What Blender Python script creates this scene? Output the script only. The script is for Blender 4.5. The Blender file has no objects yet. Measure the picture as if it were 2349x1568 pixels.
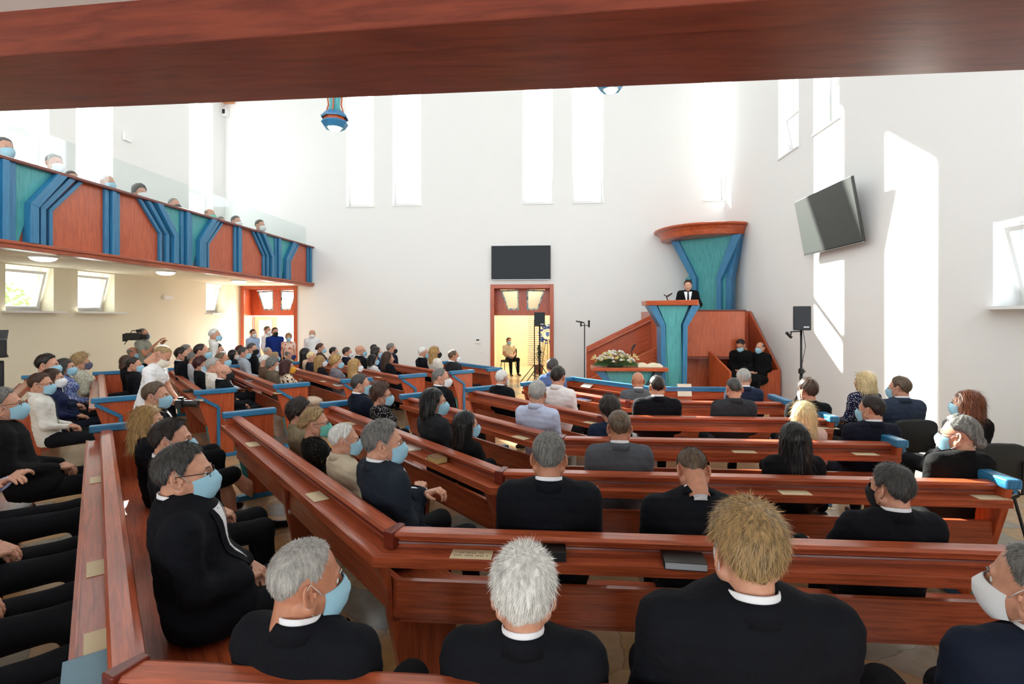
import bpy, math, random
import numpy as np
from mathutils import Vector, Matrix

random.seed(7); rng = np.random.default_rng(7)
S = bpy.context.scene
COL = S.collection
PI = math.pi
R = math.radians

# ------------------------------------------------------------------ camera
TH = R(4.34)            # the camera looks this much to the left of the nave axis
H = 1.98                # eye height
F = 1200.0              # focal length in pixels of a 2349 wide frame
cam_d = bpy.data.cameras.new('camera'); cam = bpy.data.objects.new('camera', cam_d); COL.objects.link(cam)
cam_d.sensor_width = 36; cam_d.lens = F * 36 / 2349
cam_d.shift_y = -58 / 2349
cam_d.clip_start = 0.05; cam_d.clip_end = 300
cam.location = (0, 0, H); cam.rotation_euler = (PI / 2, 0, TH)
S.camera = cam

# ------------------------------------------------------------------ light
S.view_settings.view_transform = 'Standard'
S.view_settings.look = 'None'
S.view_settings.exposure = 1.1
S.view_settings.gamma = 1
S.view_settings.use_curve_mapping = False
W = bpy.data.worlds.new('world'); S.world = W; W.use_nodes = True
bgn = W.node_tree.nodes['Background']
bgn.inputs['Color'].default_value = (0.91, 0.96, 1.0, 1); bgn.inputs['Strength'].default_value = 2.5
sun_d = bpy.data.lights.new('sun', 'SUN'); sun = bpy.data.objects.new('sun', sun_d); COL.objects.link(sun)
sun_d.energy = 17; sun_d.color = (1, 0.95, 0.86); sun_d.angle = R(0.6)
_h = Vector((1, -1.47, 0)).normalized(); _e = R(30.5)
sun.rotation_euler = Vector((_h.x * math.cos(_e), _h.y * math.cos(_e), -math.sin(_e))).to_track_quat('-Z', 'Y').to_euler()

# ------------------------------------------------------------------ geometry of the frame (pixels of 2349x1568 -> metres)
CT, ST = math.cos(TH), math.sin(TH)
def cw(xc, zc): return (xc * CT - zc * ST, xc * ST + zc * CT)
def wc(X, Y): return (X * CT + Y * ST, Y * CT - X * ST)
def at_depth(px, zc): return cw((px - 1174.5) / F * zc, zc)
def at_Y(px, Y):
    a = math.atan((px - 1174.5) / F) - TH
    return Y * math.tan(a)
def zof(py, X, Y):
    return H + (726 - py) * wc(X, Y)[1] / F

# ------------------------------------------------------------------ mesh helpers
def mk(name, V, Fc, mat=None, parent=None, smooth=False, grain=None, mats=None, midx=None, loc=None, rot=None, bevel=0):
    """V (n,3), Fc list of index tuples or (m,4)/(m,3) arrays list"""
    me = bpy.data.meshes.new(name)
    V = np.asarray(V, dtype=np.float32)
    if isinstance(Fc, np.ndarray): Fc = [Fc]
    if len(Fc) and isinstance(Fc[0], np.ndarray):
        loops = np.concatenate([a.reshape(-1) for a in Fc]).astype(np.int32)
        tot = np.concatenate([np.full(len(a), a.shape[1]) for a in Fc]).astype(np.int32)
    else:
        loops = np.array([i for f in Fc for i in f], dtype=np.int32)
        tot = np.array([len(f) for f in Fc], dtype=np.int32)
    st = np.concatenate([[0], np.cumsum(tot)[:-1]]).astype(np.int32)
    me.vertices.add(len(V)); me.vertices.foreach_set('co', V.reshape(-1))
    me.loops.add(len(loops)); me.loops.foreach_set('vertex_index', loops)
    me.polygons.add(len(tot)); me.polygons.foreach_set('loop_start', st)
    try: me.polygons.foreach_set('loop_total', tot)
    except Exception: pass
    me.update(calc_edges=True); me.validate()
    if grain is not None and len(me.loops) == len(loops):
        n = np.zeros(len(tot) * 3, np.float32); me.polygons.foreach_get('normal', n); n = n.reshape(-1, 3)
        g = np.asarray(grain, dtype=np.float32)
        if g.ndim == 1: g = np.tile(g, (len(tot), 1))
        v = np.cross(n, g)
        ln = np.linalg.norm(v, axis=1, keepdims=True)
        bad = ln[:, 0] < 0.3
        alt = np.cross(n, np.array([0.3, 0.2, 0.93], np.float32)); alt[np.abs(n[:, 2]) > .8] = (1, 0, 0)
        v = np.where(bad[:, None], alt, v); g2 = np.where(bad[:, None], np.cross(v, n) * .1, g)
        pi = np.repeat(np.arange(len(tot)), tot)
        P = V[loops]
        uv = np.stack([(P * g2[pi]).sum(1), (P * v[pi]).sum(1)], 1).astype(np.float32)
        ul = me.uv_layers.new(name='uv'); ul.data.foreach_set('uv', uv.reshape(-1))
    me.polygons.foreach_set('use_smooth', np.full(len(me.polygons), bool(smooth)))
    if mats:
        for m in mats: me.materials.append(m)
        if midx is not None and len(midx) == len(me.polygons): me.polygons.foreach_set('material_index', np.asarray(midx, dtype=np.int32))
    elif mat: me.materials.append(mat)
    me.update()
    o = bpy.data.objects.new(name, me); COL.objects.link(o)
    if parent: o.parent = parent
    if loc is not None: o.location = loc
    if rot is not None: o.rotation_euler = rot
    if bevel:
        b = o.modifiers.new('bevel', 'BEVEL'); b.width = bevel; b.segments = 2; b.limit_method = 'ANGLE'; b.angle_limit = R(40)
    return o

class MB:
    def __init__(s): s.V = []; s.F = []; s.G = []
    def add(s, V, Fs, g=(1, 0, 0)):
        b = len(s.V); s.V += [tuple(v) for v in V]; s.F += [tuple(i + b for i in f) for f in Fs]; s.G += [g] * len(Fs); return s
    def box(s, x0, x1, y0, y1, z0, z1, M=None, g=None):
        V = [(x, y, z) for z in (z0, z1) for y in (y0, y1) for x in (x0, x1)]
        d = (abs(x1 - x0), abs(y1 - y0), abs(z1 - z0)); a = d.index(max(d))
        gg = g or tuple(1.0 if i == a else 0.0 for i in range(3))
        if M is not None:
            V = [tuple(M @ Vector(v)) for v in V]; gg = tuple(M.to_3x3() @ Vector(gg))
        return s.add(V, [(0, 2, 3, 1), (4, 5, 7, 6), (0, 1, 5, 4), (2, 6, 7, 3), (0, 4, 6, 2), (1, 3, 7, 5)], gg)
    def hexa(s, B, T, g=(1, 0, 0)):
        return s.add(list(B) + list(T), [(3, 2, 1, 0), (4, 5, 6, 7), (0, 1, 5, 4), (1, 2, 6, 5), (2, 3, 7, 6), (3, 0, 4, 7)], g)
    def prism(s, P, d, g=(0, 0, 1)):
        """polygon of 3d points P swept by vector d"""
        n = len(P); Q = [tuple(Vector(p) + Vector(d)) for p in P]
        return s.add(list(P) + Q, [tuple(range(n))[::-1], tuple(range(n, 2 * n))] + [(i, (i + 1) % n, n + (i + 1) % n, n + i) for i in range(n)], g)
    def tube(s, path, r, n=8, cap=True, closed=False):
        P = [Vector(p) for p in path]; m = len(P); rr = r if isinstance(r, (list, tuple)) else [r] * m
        V = []; up = Vector((0, 0, 1))
        t0 = (P[1] - P[0]).normalized(); a = t0.orthogonal().normalized()
        for i in range(m):
            if closed: t = (P[(i + 1) % m] - P[i - 1])
            else: t = (P[min(i + 1, m - 1)] - P[max(i - 1, 0)])
            t.normalize(); a = (a - t * a.dot(t)); a = a.normalized() if a.length > 1e-6 else t.orthogonal().normalized(); b = t.cross(a)
            for j in range(n):
                w = 2 * PI * j / n; V.append(tuple(P[i] + (a * math.cos(w) + b * math.sin(w)) * rr[i]))
        Fs = [(i * n + j, i * n + (j + 1) % n, (i + 1) * n + (j + 1) % n, (i + 1) * n + j) for i in range(m - 1) for j in range(n)]
        if closed: Fs += [((m - 1) * n + j, (m - 1) * n + (j + 1) % n, (j + 1) % n, j) for j in range(n)]
        elif cap: Fs += [tuple(range(n))[::-1], tuple((m - 1) * n + j for j in range(n))]
        return s.add(V, Fs, tuple(t0))
    def lathe(s, prof, c=(0, 0, 0), n=24, ph=0):
        V = []; m = len(prof)
        for (r, z) in prof:
            for j in range(n):
                w = 2 * PI * j / n + ph; V.append((c[0] + r * math.cos(w), c[1] + r * math.sin(w), c[2] + z))
        Fs = [(i * n + j, i * n + (j + 1) % n, (i + 1) * n + (j + 1) % n, (i + 1) * n + j) for i in range(m - 1) for j in range(n)]
        if prof[0][0] > 1e-5: Fs.append(tuple(range(n))[::-1])
        if prof[-1][0] > 1e-5: Fs.append(tuple((m - 1) * n + j for j in range(n)))
        return s.add(V, Fs, (0, 0, 1))
    def sweep(s, prof, path, g=None):
        """closed profile [(d,z)] swept along 2D path, d measured to the left of the travel direction"""
        m = len(path); n = len(prof); P = [Vector(p) for p in path]; V = []; offs = []
        for i in range(m):
            ns = []
            for a, b in ((i - 1, i), (i, i + 1)):
                if 0 <= a and b < m:
                    d = (P[b] - P[a]).normalized(); ns.append(Vector((-d.y, d.x)))
            if len(ns) == 2:
                v = (ns[0] + ns[1]).normalized(); v = v / max(.2, v.dot(ns[0]))
            else: v = ns[0]
            offs.append(v)
        for i in range(m):
            for (d, z) in prof: V.append((P[i].x + offs[i].x * d, P[i].y + offs[i].y * d, z))
        b = 0
        for i in range(m - 1):
            d = (P[i + 1] - P[i]).normalized()
            W = V[i * n:(i + 2) * n]
            s.add(W, [(j, (j + 1) % n, n + (j + 1) % n, n + j) for j in range(n)], (d.x, d.y, 0))
        s.add(V[:n], [tuple(range(n))[::-1]], (1, 0, 0)); s.add(V[-n:], [tuple(range(n))], (1, 0, 0))
        return s
    def build(s, name, mat, parent=None, smooth=False, bevel=0, loc=None, rot=None):
        return mk(name, s.V, s.F, mat, parent, smooth, grain=s.G, bevel=bevel, loc=loc, rot=rot)

def tag(o, label=None, cat=None, group=None, kind=None):
    if label: o['label'] = label
    if cat: o['category'] = cat
    if group: o['group'] = group
    if kind: o['kind'] = kind
    return o
def thing(name, label, cat, loc=(0, 0, 0), rz=0, group=None):
    o = bpy.data.objects.new(name, None); COL.objects.link(o); o.location = loc; o.rotation_euler = (0, 0, rz); o.empty_display_size = .1
    return tag(o, label, cat, group)
def struct(o, label=None): return tag(o, label, None, None, 'structure')
def copy_tree(o, parent=None):
    c = o.copy(); COL.objects.link(c)
    if parent: c.parent = parent
    for ch in [x for x in bpy.data.objects if x.parent == o]: copy_tree(ch, c)
    return c

# ------------------------------------------------------------------ materials
def srgb(r, g, b): return tuple(((c / 255 + .055) / 1.055) ** 2.4 if c > 10 else c / 3294 for c in (r, g, b))
def newmat(name):
    m = bpy.data.materials.new(name); m.use_nodes = True; nt = m.node_tree
    return m, nt, nt.nodes['Principled BSDF']
MATS = {}
def plain(name, rgb, rough=.6, metal=0, coat=0, spec=None):
    if name in MATS: return MATS[name]
    m, nt, b = newmat(name); b.inputs['Base Color'].default_value = (*srgb(*rgb), 1); b.inputs['Roughness'].default_value = rough
    b.inputs['Metallic'].default_value = metal; b.inputs['Coat Weight'].default_value = coat
    if spec is not None: b.inputs['Specular IOR Level'].default_value = spec
    MATS[name] = m; return m
def emit(name, rgb, st):
    m, nt, b = newmat(name); b.inputs['Emission Color'].default_value = (*srgb(*rgb), 1); b.inputs['Emission Strength'].default_value = st
    b.inputs['Base Color'].default_value = (*srgb(*rgb), 1); return m
def wood(name, dark, light, rough=.33, sx=1.3, sy=26):
    m, nt, b = newmat(name); N = nt.nodes; L = nt.links
    tc = N.new('ShaderNodeTexCoord'); mp = N.new('ShaderNodeMapping'); mp.inputs['Scale'].default_value = (sx, sy, 1)
    n1 = N.new('ShaderNodeTexNoise'); n1.inputs['Scale'].default_value = 2.2; n1.inputs['Detail'].default_value = 6; n1.inputs['Distortion'].default_value = .9
    n2 = N.new('ShaderNodeTexNoise'); n2.inputs['Scale'].default_value = 9; n2.inputs['Detail'].default_value = 3
    mx = N.new('ShaderNodeMath'); mx.operation = 'MULTIPLY_ADD'; mx.inputs[1].default_value = .3
    cr = N.new('ShaderNodeValToRGB'); cr.color_ramp.elements[0].position = .38; cr.color_ramp.elements[0].color = (*srgb(*dark), 1)
    cr.color_ramp.elements[1].position = .82; cr.color_ramp.elements[1].color = (*srgb(*light), 1)
    L.new(tc.outputs['UV'], mp.inputs[0]); L.new(mp.outputs[0], n1.inputs[0]); L.new(mp.outputs[0], n2.inputs[0])
    L.new(n2.outputs[0], mx.inputs[0]); L.new(n1.outputs[0], mx.inputs[2]); L.new(mx.outputs[0], cr.inputs[0]); L.new(cr.outputs[0], b.inputs['Base Color'])
    bp = N.new('ShaderNodeBump'); bp.inputs['Strength'].default_value = .08; bp.inputs['Distance'].default_value = .004
    L.new(mx.outputs[0], bp.inputs['Height']); L.new(bp.outputs[0], b.inputs['Normal'])
    b.inputs['Roughness'].default_value = rough; b.inputs['Coat Weight'].default_value = .15; b.inputs['Coat Roughness'].default_value = .2
    return m
WOOD = wood('cherry_stained_wood', (124, 52, 28), (188, 92, 56))
WOODD = wood('dark_cherry_wood', (86, 28, 18), (120, 44, 28))
WOODP = wood('pulpit_wood', (156, 64, 34), (200, 96, 54), sy=14)
WOODB = wood('beam_wood', (104, 44, 34), (144, 68, 48), sy=10)
BLUE = wood('blue_stained_wood', (26, 94, 140), (54, 130, 172), rough=.4)
TEAL = wood('teal_stained_wood', (42, 132, 142), (84, 172, 172), rough=.45)
def wallmat(name, rgb):
    m, nt, b = newmat(name); N = nt.nodes; L = nt.links
    b.inputs['Base Color'].default_value = (*srgb(*rgb), 1); b.inputs['Roughness'].default_value = .9
    n = N.new('ShaderNodeTexNoise'); n.inputs['Scale'].default_value = 60; bp = N.new('ShaderNodeBump'); bp.inputs['Strength'].default_value = .05
    tc = N.new('ShaderNodeTexCoord'); L.new(tc.outputs['Object'], n.inputs[0]); L.new(n.outputs[0], bp.inputs['Height']); L.new(bp.outputs[0], b.inputs['Normal'])
    return m
WALL = wallmat('white_plaster', (240, 240, 238))
CREAM = wallmat('cream_plaster', (236, 228, 205))
TANW = wallmat('tan_plaster', (226, 208, 170))
def floormat():
    m, nt, b = newmat('stone_slab_floor'); N = nt.nodes; L = nt.links
    tc = N.new('ShaderNodeTexCoord'); mp = N.new('ShaderNodeMapping'); mp.inputs['Scale'].default_value = (2.3, 2.3, 2.3)
    v = N.new('ShaderNodeTexVoronoi'); v.inputs['Scale'].default_value = 1.0; v.feature = 'F1'
    ve = N.new('ShaderNodeTexVoronoi'); ve.inputs['Scale'].default_value = 1.0; ve.feature = 'DISTANCE_TO_EDGE'
    nd = N.new('ShaderNodeTexNoise'); nd.inputs['Scale'].default_value = 3; nd.inputs['Detail'].default_value = 5
    ad = N.new('ShaderNodeMixRGB'); ad.blend_type = 'ADD'; ad.inputs[0].default_value = .12
    L.new(tc.outputs['Object'], mp.inputs[0]); L.new(mp.outputs[0], nd.inputs[0]); L.new(mp.outputs[0], ad.inputs[1]); L.new(nd.outputs['Color'], ad.inputs[2])
    L.new(ad.outputs[0], v.inputs[0]); L.new(ad.outputs[0], ve.inputs[0])
    sp = N.new('ShaderNodeSeparateColor'); L.new(v.outputs['Color'], sp.inputs[0])
    cr = N.new('ShaderNodeValToRGB'); cr.color_ramp.interpolation = 'CONSTANT'
    E = cr.color_ramp.elements; cols = [(0, (186, 150, 108)), (.2, (200, 168, 128)), (.4, (176, 142, 106)), (.55, (188, 156, 122)), (.72, (150, 144, 130)), (.84, (206, 160, 104)), (.92, (160, 150, 134))]
    E[0].position = 0; E[0].color = (*srgb(*cols[0][1]), 1); E[1].position = cols[1][0]; E[1].color = (*srgb(*cols[1][1]), 1)
    for p, c in cols[2:]:
        e = E.new(p); e.color = (*srgb(*c), 1)
    L.new(sp.outputs[0], cr.inputs[0])
    n2 = N.new('ShaderNodeTexNoise'); n2.inputs['Scale'].default_value = 5; n2.inputs['Detail'].default_value = 8; L.new(mp.outputs[0], n2.inputs[0])
    mr = N.new('ShaderNodeMapRange'); mr.inputs['To Min'].default_value = .72; mr.inputs['To Max'].default_value = 1.2; L.new(n2.outputs[0], mr.inputs[0])
    mu = N.new('ShaderNodeMixRGB'); mu.blend_type = 'MULTIPLY'; mu.inputs[0].default_value = 1; L.new(cr.outputs[0], mu.inputs[1]); L.new(mr.outputs[0], mu.inputs[2])
    er = N.new('ShaderNodeMapRange'); er.inputs['From Max'].default_value = .012; er.inputs['To Min'].default_value = .62; L.new(ve.outputs['Distance'], er.inputs[0])
    mu2 = N.new('ShaderNodeMixRGB'); mu2.blend_type = 'MULTIPLY'; mu2.inputs[0].default_value = 1; L.new(mu.outputs[0], mu2.inputs[1]); L.new(er.outputs[0], mu2.inputs[2])
    L.new(mu2.outputs[0], b.inputs['Base Color']); b.inputs['Roughness'].default_value = .22
    return m
FLOOR = floormat()
def glassmat():
    m = bpy.data.materials.new('clear_glass'); m.use_nodes = True; nt = m.node_tree; N = nt.nodes; L = nt.links
    N.remove(N['Principled BSDF']); t = N.new('ShaderNodeBsdfTransparent'); t.inputs[0].default_value = (.93, .96, .96, 1)
    g = N.new('ShaderNodeBsdfGlossy'); g.inputs['Roughness'].default_value = .03
    mx = N.new('ShaderNodeMixShader'); mx.inputs[0].default_value = .06
    L.new(t.outputs[0], mx.inputs[1]); L.new(g.outputs[0], mx.inputs[2]); L.new(mx.outputs[0], N['Material Output'].inputs[0]); return m
GLASS = glassmat()
PVC = plain('white_window_frame', (240, 240, 238), .35)
BLACK = plain('black_plastic', (16, 16, 17), .5)
DGREY = plain('dark_metal', (30, 31, 33), .35, .4)
PAPER = plain('cream_paper', (222, 205, 168), .8)
PRINT = plain('grey_print', (140, 128, 106), .8)
STEEL = plain('steel', (170, 172, 175), .3, 1)
# ------------------------------------------------------------------ room shell
YB, XR, XL, XU, XG = 16.45, 5.3, -10.2, -10.73, -7.8     # back wall, right wall, left wall below / above the gallery, gallery front
CZ = 11.2; YS = -1.5
def holes_wall(name, axis, c0, c1, u0, u1, z0, z1, holes, mat):
    """wall slab between c0 and c1 across; holes = [(ua, ub, za, zb)]"""
    us = sorted({u0, u1, *[h[0] for h in holes], *[h[1] for h in holes]}); zs = sorted({z0, z1, *[h[2] for h in holes], *[h[3] for h in holes]})
    us = [u for u in us if u0 <= u <= u1]; zs = [z for z in zs if z0 <= z <= z1]
    m = MB()
    for i in range(len(us) - 1):
        for j in range(len(zs) - 1):
            uc, zc = (us[i] + us[i + 1]) / 2, (zs[j] + zs[j + 1]) / 2
            if any(h[0] < uc < h[1] and h[2] < zc < h[3] for h in holes): continue
            if axis == 'x': m.box(us[i], us[i + 1], c0, c1, zs[j], zs[j + 1])
            else: m.box(c0, c1, us[i], us[i + 1], zs[j], zs[j + 1])
    return struct(m.build(name, mat))
m = MB(); m.box(-11.3, 5.8, YS, YB, -.2, 0); struct(m.build('floor', FLOOR))
m = MB(); m.box(-11.3, 5.8, YS, YB + .5, CZ, CZ + .2); struct(m.build('ceiling', WALL))
bw = []
for a, b_, yb in ((795, 857, 474), (901, 966, 471), (1199, 1268, 467), (1313, 1383, 465), (1615, 1661, 460)):
    x0, x1 = at_Y(a, YB), at_Y(b_, YB); bw.append((x0, x1, zof(yb, x0, YB), 10.66))
D1 = (-10.17, -8.25, 0, 3.0); D2 = (-1.93, .06, 0, 3.0)
holes_wall('wall_back', 'x', YB, YB + .34, -11.3, 5.8, 0, CZ, bw + [D1, D2], WALL)
lw = [(9.05, 10.0, 2.09, 2.97), (10.55, 11.5, 2.09, 2.97), (14.75, 15.65, 2.09, 2.97)]
holes_wall('wall_left', 'y', XL - .5, XL, YS, YB, 0, 3.1, lw, CREAM)
uw = [(9.35, 10.42, 5.0, 8.1), (11.05, 12.05, 5.0, 8.1), (14.75, 15.85, 5.0, 8.7)]
holes_wall('wall_upper_left', 'y', XU - .34, XU, YS, YB, 3.1, CZ, uw, WALL)
rw = [(11.7, 12.7, 5.66, 10.4), (10.1, 11.06, 5.67, 10.4), (5.62, 6.72, 2.1, 3.12)]
holes_wall('wall_right', 'y', XR, XR + .5, YS, YB, 0, CZ, rw, WALL)
m = MB(); m.box(-11.3, 5.8, YS - .2, YS, 7.6, CZ + .2); struct(m.build('wall_rear_upper', WALL))  # unseen wall added to cut daylight on the upper nave
rear_fill_gaps = [(x, x + 1.5, .9, 2.6) for x in (-9.5, -7.1, -4.7, -2.3, .1, 2.5)]  # invented openings that let soft fill light in from behind
holes_wall('wall_rear', 'x', YS - .2, YS, -11.3, 5.8, 0, 3.2, rear_fill_gaps, CREAM)  # unseen wall added to keep the foreground darker
# windows: frame with one tilting light at the foot
wn = 0
def window(axis, c, u0, u1, z0, z1, tilt=None, inside=-1, tz=None, sill=True):
    """axis: wall direction; c: plane of the frame; inside: sign of the room side on the cross axis; tilt: angle of the tilted light"""
    global wn; wn += 1
    root = struct(thing('window_%d' % wn, None, None))
    def B(m, ua, ub, ca, cb, za, zb):
        if axis == 'x': m.box(ua, ub, min(ca, cb), max(ca, cb), za, zb)
        else: m.box(min(ca, cb), max(ca, cb), ua, ub, za, zb)
    f = .05; m = MB()
    B(m, u0, u0 + f, c - .04, c + .04, z0, z1); B(m, u1 - f, u1, c - .04, c + .04, z0, z1); B(m, u0 + f, u1 - f, c - .04, c + .04, z0, z0 + f); B(m, u0 + f, u1 - f, c - .04, c + .04, z1 - f, z1)
    if tz: B(m, u0 + f, u1 - f, c - .04, c + .04, tz - .04, tz + .04)
    m.build('frame', PVC, root)
    top = tz - .04 if tz else z1 - f
    g = MB()
    if tz: B(g, u0 + f, u1 - f, c - .006, c + .006, tz + .04, z1 - f)
    if g.V: g.build('pane', GLASS, root)
    # casement, hinged at its foot and tilted into the room
    w, h = u1 - u0 - 2 * f, top - z0 - f
    s = MB(); fr = .055
    def C(m, ua, ub, za, zb, t):
        if axis == 'x': m.box(ua, ub, -t, t, za, zb)
        else: m.box(-t, t, ua, ub, za, zb)
    C(s, -w / 2, -w / 2 + fr, 0, h, .025); C(s, w / 2 - fr, w / 2, 0, h, .025); C(s, -w / 2 + fr, w / 2 - fr, 0, fr, .025); C(s, -w / 2 + fr, w / 2 - fr, h - fr, h, .025)
    um = (u0 + u1) / 2
    loc = (um, c + inside * .03, z0 + f) if axis == 'x' else (c + inside * .03, um, z0 + f)
    ang = R(tilt or 0); rot = (-inside * ang, 0, 0) if axis == 'x' else (0, inside * ang, 0)
    so = s.build('casement', PVC, root, loc=loc, rot=rot)
    g = MB(); C(g, -w / 2 + fr, w / 2 - fr, fr, h - fr, .005); g.build('casement_pane', GLASS, so)
    if sill:
        m = MB(); B(m, u0 - .06, u1 + .06, c + inside * .04, c + inside * .6, z0 - .035, z0); m.build('window_sill', PVC, root)
for (x0, x1, z0, z1) in bw: window('x', YB + .28, x0, x1, z0, z1, 0, -1, z0 + .85, sill=False)
for (y0, y1, z0, z1) in lw: window('y', XL - .34, y0, y1, z0, z1, 14, 1, sill=True)
for (y0, y1, z0, z1) in uw: window('y', XU - .28, y0, y1, z0, z1, 0, 1, z0 + .85, sill=False)
window('y', XR + .38, *rw[0], 12, -1, rw[0][2] + .95, sill=False)
window('y', XR + .38, *rw[1], 0, -1, rw[1][2] + .95, sill=False)
window('y', XR + .36, *rw[2], 14, -1)
# sills of the high windows
for i, (x0, x1, z0, z1) in enumerate(bw):
    m = MB(); m.box(x0 - .02, min(x1 + .02, XR), YB - .03, YB + .23, z0 - .03, z0); struct(m.build('trim_%d' % (20 + i), PVC))
for i, (y0, y1, z0, z1) in enumerate(rw[:2]):
    m = MB(); m.box(XR - .03, XR + .34, y0 - .02, y1 + .02, z0 - .03, z0); struct(m.build('trim_%d' % (30 + i), PVC))

# light that comes in through the windows and the added rear openings (portals of the sky)
def portal(loc, rot, sx, sy):
    d = bpy.data.lights.new('window_portal', 'AREA'); d.shape = 'RECTANGLE'; d.size = sx; d.size_y = sy; d.cycles.is_portal = True
    o = bpy.data.objects.new('window_portal', d); COL.objects.link(o); o.location = loc; o.rotation_euler = rot
portal((-2.7, YS - .05, 5.4), (PI / 2, 0, 0), 16.5, 4.4)
for (x0, x1, z0, z1) in rear_fill_gaps: portal(((x0 + x1) / 2, YS - .2, (z0 + z1) / 2), (PI / 2, 0, 0), x1 - x0, z1 - z0)
for (x0, x1, z0, z1) in bw: portal(((x0 + x1) / 2, YB + .5, (z0 + z1) / 2), (-PI / 2, 0, 0), x1 - x0, z1 - z0)
for (y0, y1, z0, z1) in uw: portal((XU - .5, (y0 + y1) / 2, (z0 + z1) / 2), (0, -PI / 2, 0), z1 - z0, y1 - y0)
for (y0, y1, z0, z1) in rw: portal((XR + .5, (y0 + y1) / 2, (z0 + z1) / 2), (0, PI / 2, 0), z1 - z0, y1 - y0)

# ------------------------------------------------------------------ side gallery on the left
m = MB(); m.box(XU, XG - .12, YS, YB, 2.99, 3.1); struct(m.build('ceiling_under_gallery', CREAM))
GP = thing('gallery_parapet', 'long gallery front of red wood panels with blue ribs and teal fans', 'balcony', (XG, 9, 3.0))
def gb(m, y0, y1, x0, x1, z0, z1, g=None): m.box(x0, x1, y0 - 9, y1 - 9, z0 - 3, z1 - 3, g=g)
m = MB(); gb(m, 2.5, YB - .01, -.11, 0, 3.07, 4.2, g=(0, 0, 1)); m.build('panel_boards', WOODP, GP)
m = MB(); gb(m, 2.5, YB - .01, -.2, .12, 4.2, 4.25); m.build('cap_rail', WOODD, GP, bevel=.01)
m = MB(); gb(m, 2.5, YB - .01, -.12, .1, 2.955, 3.07); gb(m, 2.5, YB - .01, .1, .13, 3.02, 3.07); m.build('lower_fascia', WOOD, GP, bevel=.008)
def rib(path, w, d):
    """path [(y, z)] on the parapet face, ribs w wide standing d proud"""
    m = MB(); P = [Vector(p) for p in path]; n = len(P); o = []
    for i in range(n):
        ns = [Vector((-(P[b] - P[a]).y, (P[b] - P[a]).x)).normalized() for a, b in ((i - 1, i), (i, i + 1)) if a >= 0 and b < n]
        v = ns[0] if len(ns) == 1 else (ns[0] + ns[1]).normalized() / max(.3, (ns[0] + ns[1]).normalized().dot(ns[0]))
        o.append(v * w / 2)
    for i in (0, n - 1): o[i] = Vector((w / 2 * (1 if o[i].x > 0 else -1) * (abs(o[i].length) and 1) / max(.5, abs(o[i].normalized().x)), 0))
    for i in range(n - 1):
        a, b = P[i], P[i + 1]
        q = [a - o[i], a + o[i], b + o[i + 1], b - o[i + 1]]
        m.hexa([(0, p.x - 9, p.y - 3) for p in q], [(d, p.x - 9, p.y - 3) for p in q], g=(0, (b - a).normalized().x, (b - a).normalized().y))
    return m.build('blue_rib', BLUE, GP, bevel=.006)
zb, zk, zt = 3.07, 3.63, 4.2
for yc in (8.70, 12.43, 16.28):
    for o_ in (-.115, 0, .115): rib([(yc + o_, zb), (yc + o_, zt)], .085, .05 if o_ else .09)
for yc in (6.83, 10.56, 14.3, 4.96):
    if yc == 4.96: continue
    q = [(yc - .24, zb), (yc + .24, zb), (yc + .42, zk), (yc + .86, zt), (yc - .86, zt), (yc - .42, zk)]
    mm = MB(); mm.prism([(.004, a - 9, b - 3) for a, b in q], (.03, 0, 0)); mm.build('teal_fan', TEAL, GP)
    for o_ in (-.13, 0, .13): rib([(yc + o_, zb), (yc + o_, zt)], .095, .07 if o_ else .12)
    for sg in (-1, 1):
        rib([(yc + sg * .39, zb), (yc + sg * .39, zk), (yc + sg * .84, zt)], .13, .14)
        rib([(yc + sg * .57, zb), (yc + sg * .57, zk), (yc + sg * 1.06, zt)], .085, .09)
        rib([(yc + sg * .72, zb), (yc + sg * .72, zk), (yc + sg * 1.24, zt)], .06, .06)
for i, y0 in enumerate((4.1, 6.6, 9.1, 11.6, 14.1)):
    m = MB(); m.box(-.006, .006, 0, min(2.48, 16.2 - y0), 0, .58)
    o = m.build('glass_balustrade', GLASS, loc=(XG - .05, y0, 4.25))
    tag(o, ['glass balustrade pane at the left picture edge of the gallery', 'glass balustrade pane above the leftmost teal fan of the gallery', 'glass balustrade pane in front of the grey-haired gallery listener', 'glass balustrade pane above the middle blue post of the gallery', 'glass balustrade pane nearest the back wall of the gallery'][i], 'glass panel', 'glass panes on the gallery front')
# round lamps flush in the gallery underside
for i, (px, py) in enumerate(((99, 588), (380, 622), (548, 643))):
    zc = F * (2.985 - H) / (726 - py); X, Y = at_depth(px, zc)
    root = thing('ceiling_light', ['round flush lamp under the gallery, nearest the left picture edge', 'round flush lamp under the gallery, middle one of three', 'round flush lamp under the gallery beside the corner door'][i], 'ceiling light', (X, Y, 2.99), group='round lamps under the gallery')
    m = MB(); m.lathe([(.2, 0), (.205, -.02), (.19, -.03)], n=32); m.build('rim', PVC, root)
    m = MB(); m.lathe([(.185, -.028), (.16, -.06), (.1, -.085), (.0001, -.095)], n=32); m.build('diffuser', emit('lamp_opal', (255, 246, 228), 4), root, smooth=True)

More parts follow.
